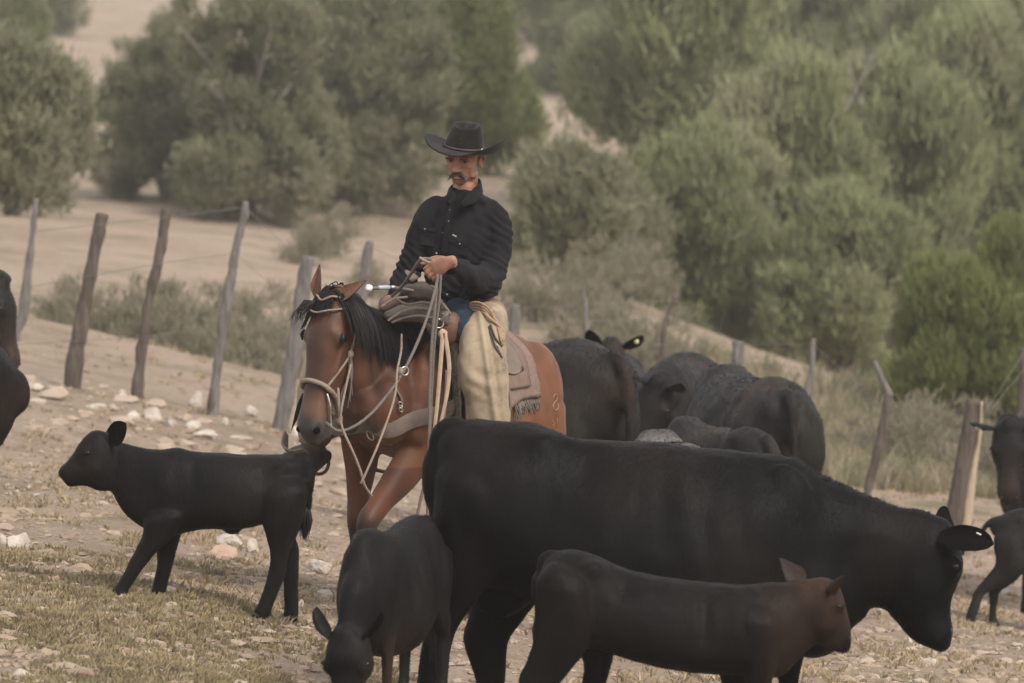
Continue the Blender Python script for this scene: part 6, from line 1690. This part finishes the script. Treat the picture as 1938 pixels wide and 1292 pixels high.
t.add(vs, fs); t.xf(HT); link("hat_band", t, M['darkleather'], hat)
g = MB(); q = crown_pt(math.radians(8), .08); ell(g, HT @ (q + Vector((.008, .006, 0))), (.004, .004, .009)); link("band_buckle", g, M['metal'], hat)

# --- jeans, chaps
t = MB()
loft(t, [tuple(P(872, 575, 25.05)) + (.165, .13), tuple(P(872, 600, 25.05)) + (.17, .14), tuple(P(875, 622, 25.05)) + (.15, .12)], side=(1, 0, 0), tan=(0, 0, -1), n=24)
loft(t, [tuple(P(870, 590, 25.0)) + (.10, .09), tuple(P(876, 606, 24.74)) + (.095, .09), tuple(P(890, 628, 24.60)) + (.088, .085), tuple(P(902, 660, 24.60)) + (.075, .08)], side=(1, 0, 0), n=18)
loft(t, [tuple(P(850, 590, 25.02)) + (.10, .09), tuple(Hp(.02, -.27, 1.42)) + (.09, .09), tuple(Hp(.16, -.36, 1.30)) + (.08, .08), tuple(Hp(.20, -.40, 1.15)) + (.07, .07), tuple(Hp(.18, -.42, .95)) + (.055, .06)], side=(1, 0, 0), n=18)
je = fuse(t, .010, 4); displace(je, lambda v, n: .004 * N3(v, 14) + .003 * math.sin(v.z * 110 + 5 * N3(v, 7)) * (.5 + N3(v, 9))); link("jeans", je, M['jeans'], cowboy)
t = MB()
loft(t, [tuple(P(932, 594, 24.84)) + (.070, .07), tuple(P(925, 614, 24.70)) + (.092, .10), tuple(P(915, 642, 24.58)) + (.110, .12), tuple(P(913, 680, 24.50)) + (0.118, .112), tuple(P(917, 720, 24.47)) + (.118, .11), tuple(P(923, 760, 24.47)) + (.104, .10), tuple(P(927, 800, 24.48)) + (.096, .095), tuple(P(930, 850, 24.50)) + (.095, .09), tuple(P(925, 900, 24.50)) + (.095, .09), tuple(P(918, 930, 24.49)) + (.10, .09)], side=(1, 0, 0), n=26, p=2.5)
ch = fuse(t, .008, 3)
def chf(v, n):
    px = 969 + F * v.x / v.y
    r = .005 * N3(v, 9) + .003 * N3(v, 22) + .006 * math.sin((v.z + v.x * .5) * 60 + 7 * N3(v, 5)) * max(0, N3(v + Vector((1, 1, 0)), 6) + .05)
    seam = 915 + (v.z - P(0, 640, 24.5).z) * -60
    if n.y < -.2: r += .018 * math.exp(-((px - seam) / 6.0) ** 2)     # ridge down the front of the leg
    r -= .016 * math.exp(-((px - seam - 14) / 7.0) ** 2) if n.y < -.2 else 0
    return r
displace(ch, chf); chaps = link("chaps", ch, M['chaps'], cowboy)
t = MB(); loft(t, [tuple(Hp(.14, -.34, 1.36)) + (.105, .105), tuple(Hp(.20, -.40, 1.25)) + (.11, .11), tuple(Hp(.22, -.43, 1.1)) + (.10, .10), tuple(Hp(.22, -.44, .92)) + (.09, .09)], side=(1, 0, 0), n=20); t = fuse(t, .012, 3); displace(t, lambda v, n: .005 * N3(v, 10)); link("chaps_leg", t, M['chaps'], cowboy)
# boots in the stirrups
for c, m_ in (((-.05, .385, .56), 1), ((.26, -.44, .83), -1)):
    c = Vector(c); t = MB(); loft(t, [tuple(c + Vector((-.06, 0, .22))) + (.055, .06), tuple(c + Vector((-.05, 0, .06))) + (.045, .055)], side=(0, 1, 0)); loft(t, [tuple(c + Vector((-.10, 0, .0))) + (.035, .04), tuple(c + Vector((.03, 0, .0))) + (.045, .035), tuple(c + Vector((.15, 0, -.015))) + (.035, .022)], side=(0, 1, 0))
    t.xf(HM_); t = fuse(t, .01, 2); link("boot", t, M['darkleather'], cowboy)
cbv = bvh_of(ch)
def csnap(px, py, off=.006):
    o = Vector((0, 0, CAMZ)); d = (P(px, py, 23.5) - o).normalized(); h = cbv.ray_cast(P(px, py, 23.5), d)
    return (h[0] - d * off) if h[0] is not None else P(px, py, 24.62)
for pts in ([(925,618),(932,640),(940,660),(948,672)], [(928,615),(938,640),(950,655)], [(940,655),(946,668),(950,676)]):
    t = MB(); tube(t, [csnap(a, b) for a, b in pts], .005, n=6); link("chap_string", t, M['darkleather'], cowboy)
t = MB(); ribbon(t, [P(958, 690, 24.56), P(957, 712, 24.54)], .004, .002, (1, 0, 0), k=2); link("chap_buckle", t, M['metal'], cowboy)
for pts in ([(957,712,24.54),(959,740,24.53),(960,770,24.53),(957,796,24.52)], [(952,730,24.5),(953,760,24.5),(952,798,24.5)]):
    t = MB(); tube(t, [P(*p) for p in pts], .005, n=6); link("chap_string", t, M['darkleather'], cowboy)
# belt / hip leather
t = MB(); ribbon(t, [P(905, 566, 24.80), P(925, 566, 24.84), P(940, 574, 24.92)], .022, .005, (0, 0, 1), k=4); link("belt", t, M['leather'], cowboy)

# --- coiled lasso hanging at his hip
lo_ = MB()
for k in range(4):
    off = k * 5
    pts = [(884 - off * .3, 573 + off * .4), (900, 570 + off), (915, 576 + off), (928, 588 + off), (938 + off * .3, 606 + off * .6), (945 + off * .5, 630), (949 + off * .2, 648)]
    tube(lo_, [P(890, 575 + off, 24.66), P(900, 572 + off, 24.60)] + [csnap(a, b, .010 + .003 * k) if b > 600 else P(a, b, 24.55 + .0) for a, b in pts[2:]] + [P(944, 655, 24.50), P(932, 640, 24.62), P(918, 612, 24.72), P(900, 586, 24.72), P(890, 575 + off, 24.66)], .0068, k=5, n=8)
displace(lo_, lambda v, n: .0018 * math.sin((v.x + v.z) * 420))
lasso = link("lasso_rope", lo_, mat("lasso", (0.40, 0.27, 0.17), (0.26, 0.17, 0.11), rough=.8, scale=120, bump=.6, bscale=200, bdist=.003), origin=P(915, 610, 24.66)); tag(lasso, "coiled tan lasso rope hanging at the cowboy's hip above the chaps", 'lasso')
# ---------------------------------------------------------------- dusty air
HAZE = 0.0006


a = MB()
X0_, X1_, Y0_, Y1_ = -6000, 6000, -600, 6000
X0_ = min(v.co.x for v in g_ob.data.vertices) - 5; X1_ = -X0_; Y0_ = -70; Y1_ = 705
zmin = min(v.co.z for v in g_ob.data.vertices) - 1.0; zmax = max(max(v.co.z for v in g_ob.data.vertices) + 1, 30.0)
a.add([Vector((x, y, z)) for x in (X0_, X1_) for y in (Y0_, Y1_) for z in (zmin, zmax)], [(0, 1, 3, 2), (4, 6, 7, 5), (0, 4, 5, 1), (2, 3, 7, 6), (0, 2, 6, 4), (1, 5, 7, 3)])
m = bpy.data.materials.new("haze"); m.use_nodes = True; nt = m.node_tree
for n in list(nt.nodes):
    if n.type == 'BSDF_PRINCIPLED': nt.nodes.remove(n)
vp = nt.nodes.new("ShaderNodeVolumePrincipled"); vp.inputs['Color'].default_value = (0.90, 0.90, 0.86, 1); vp.inputs['Density'].default_value = HAZE; vp.inputs['Anisotropy'].default_value = 0.0
nt.links.new(vp.outputs[0], nt.nodes['Material Output'].inputs['Volume'])
hz = link("haze", a, m, origin=(0, 0, 0), smooth=False); tag(hz, "thin dusty air over the whole range", 'haze', kind='stuff')
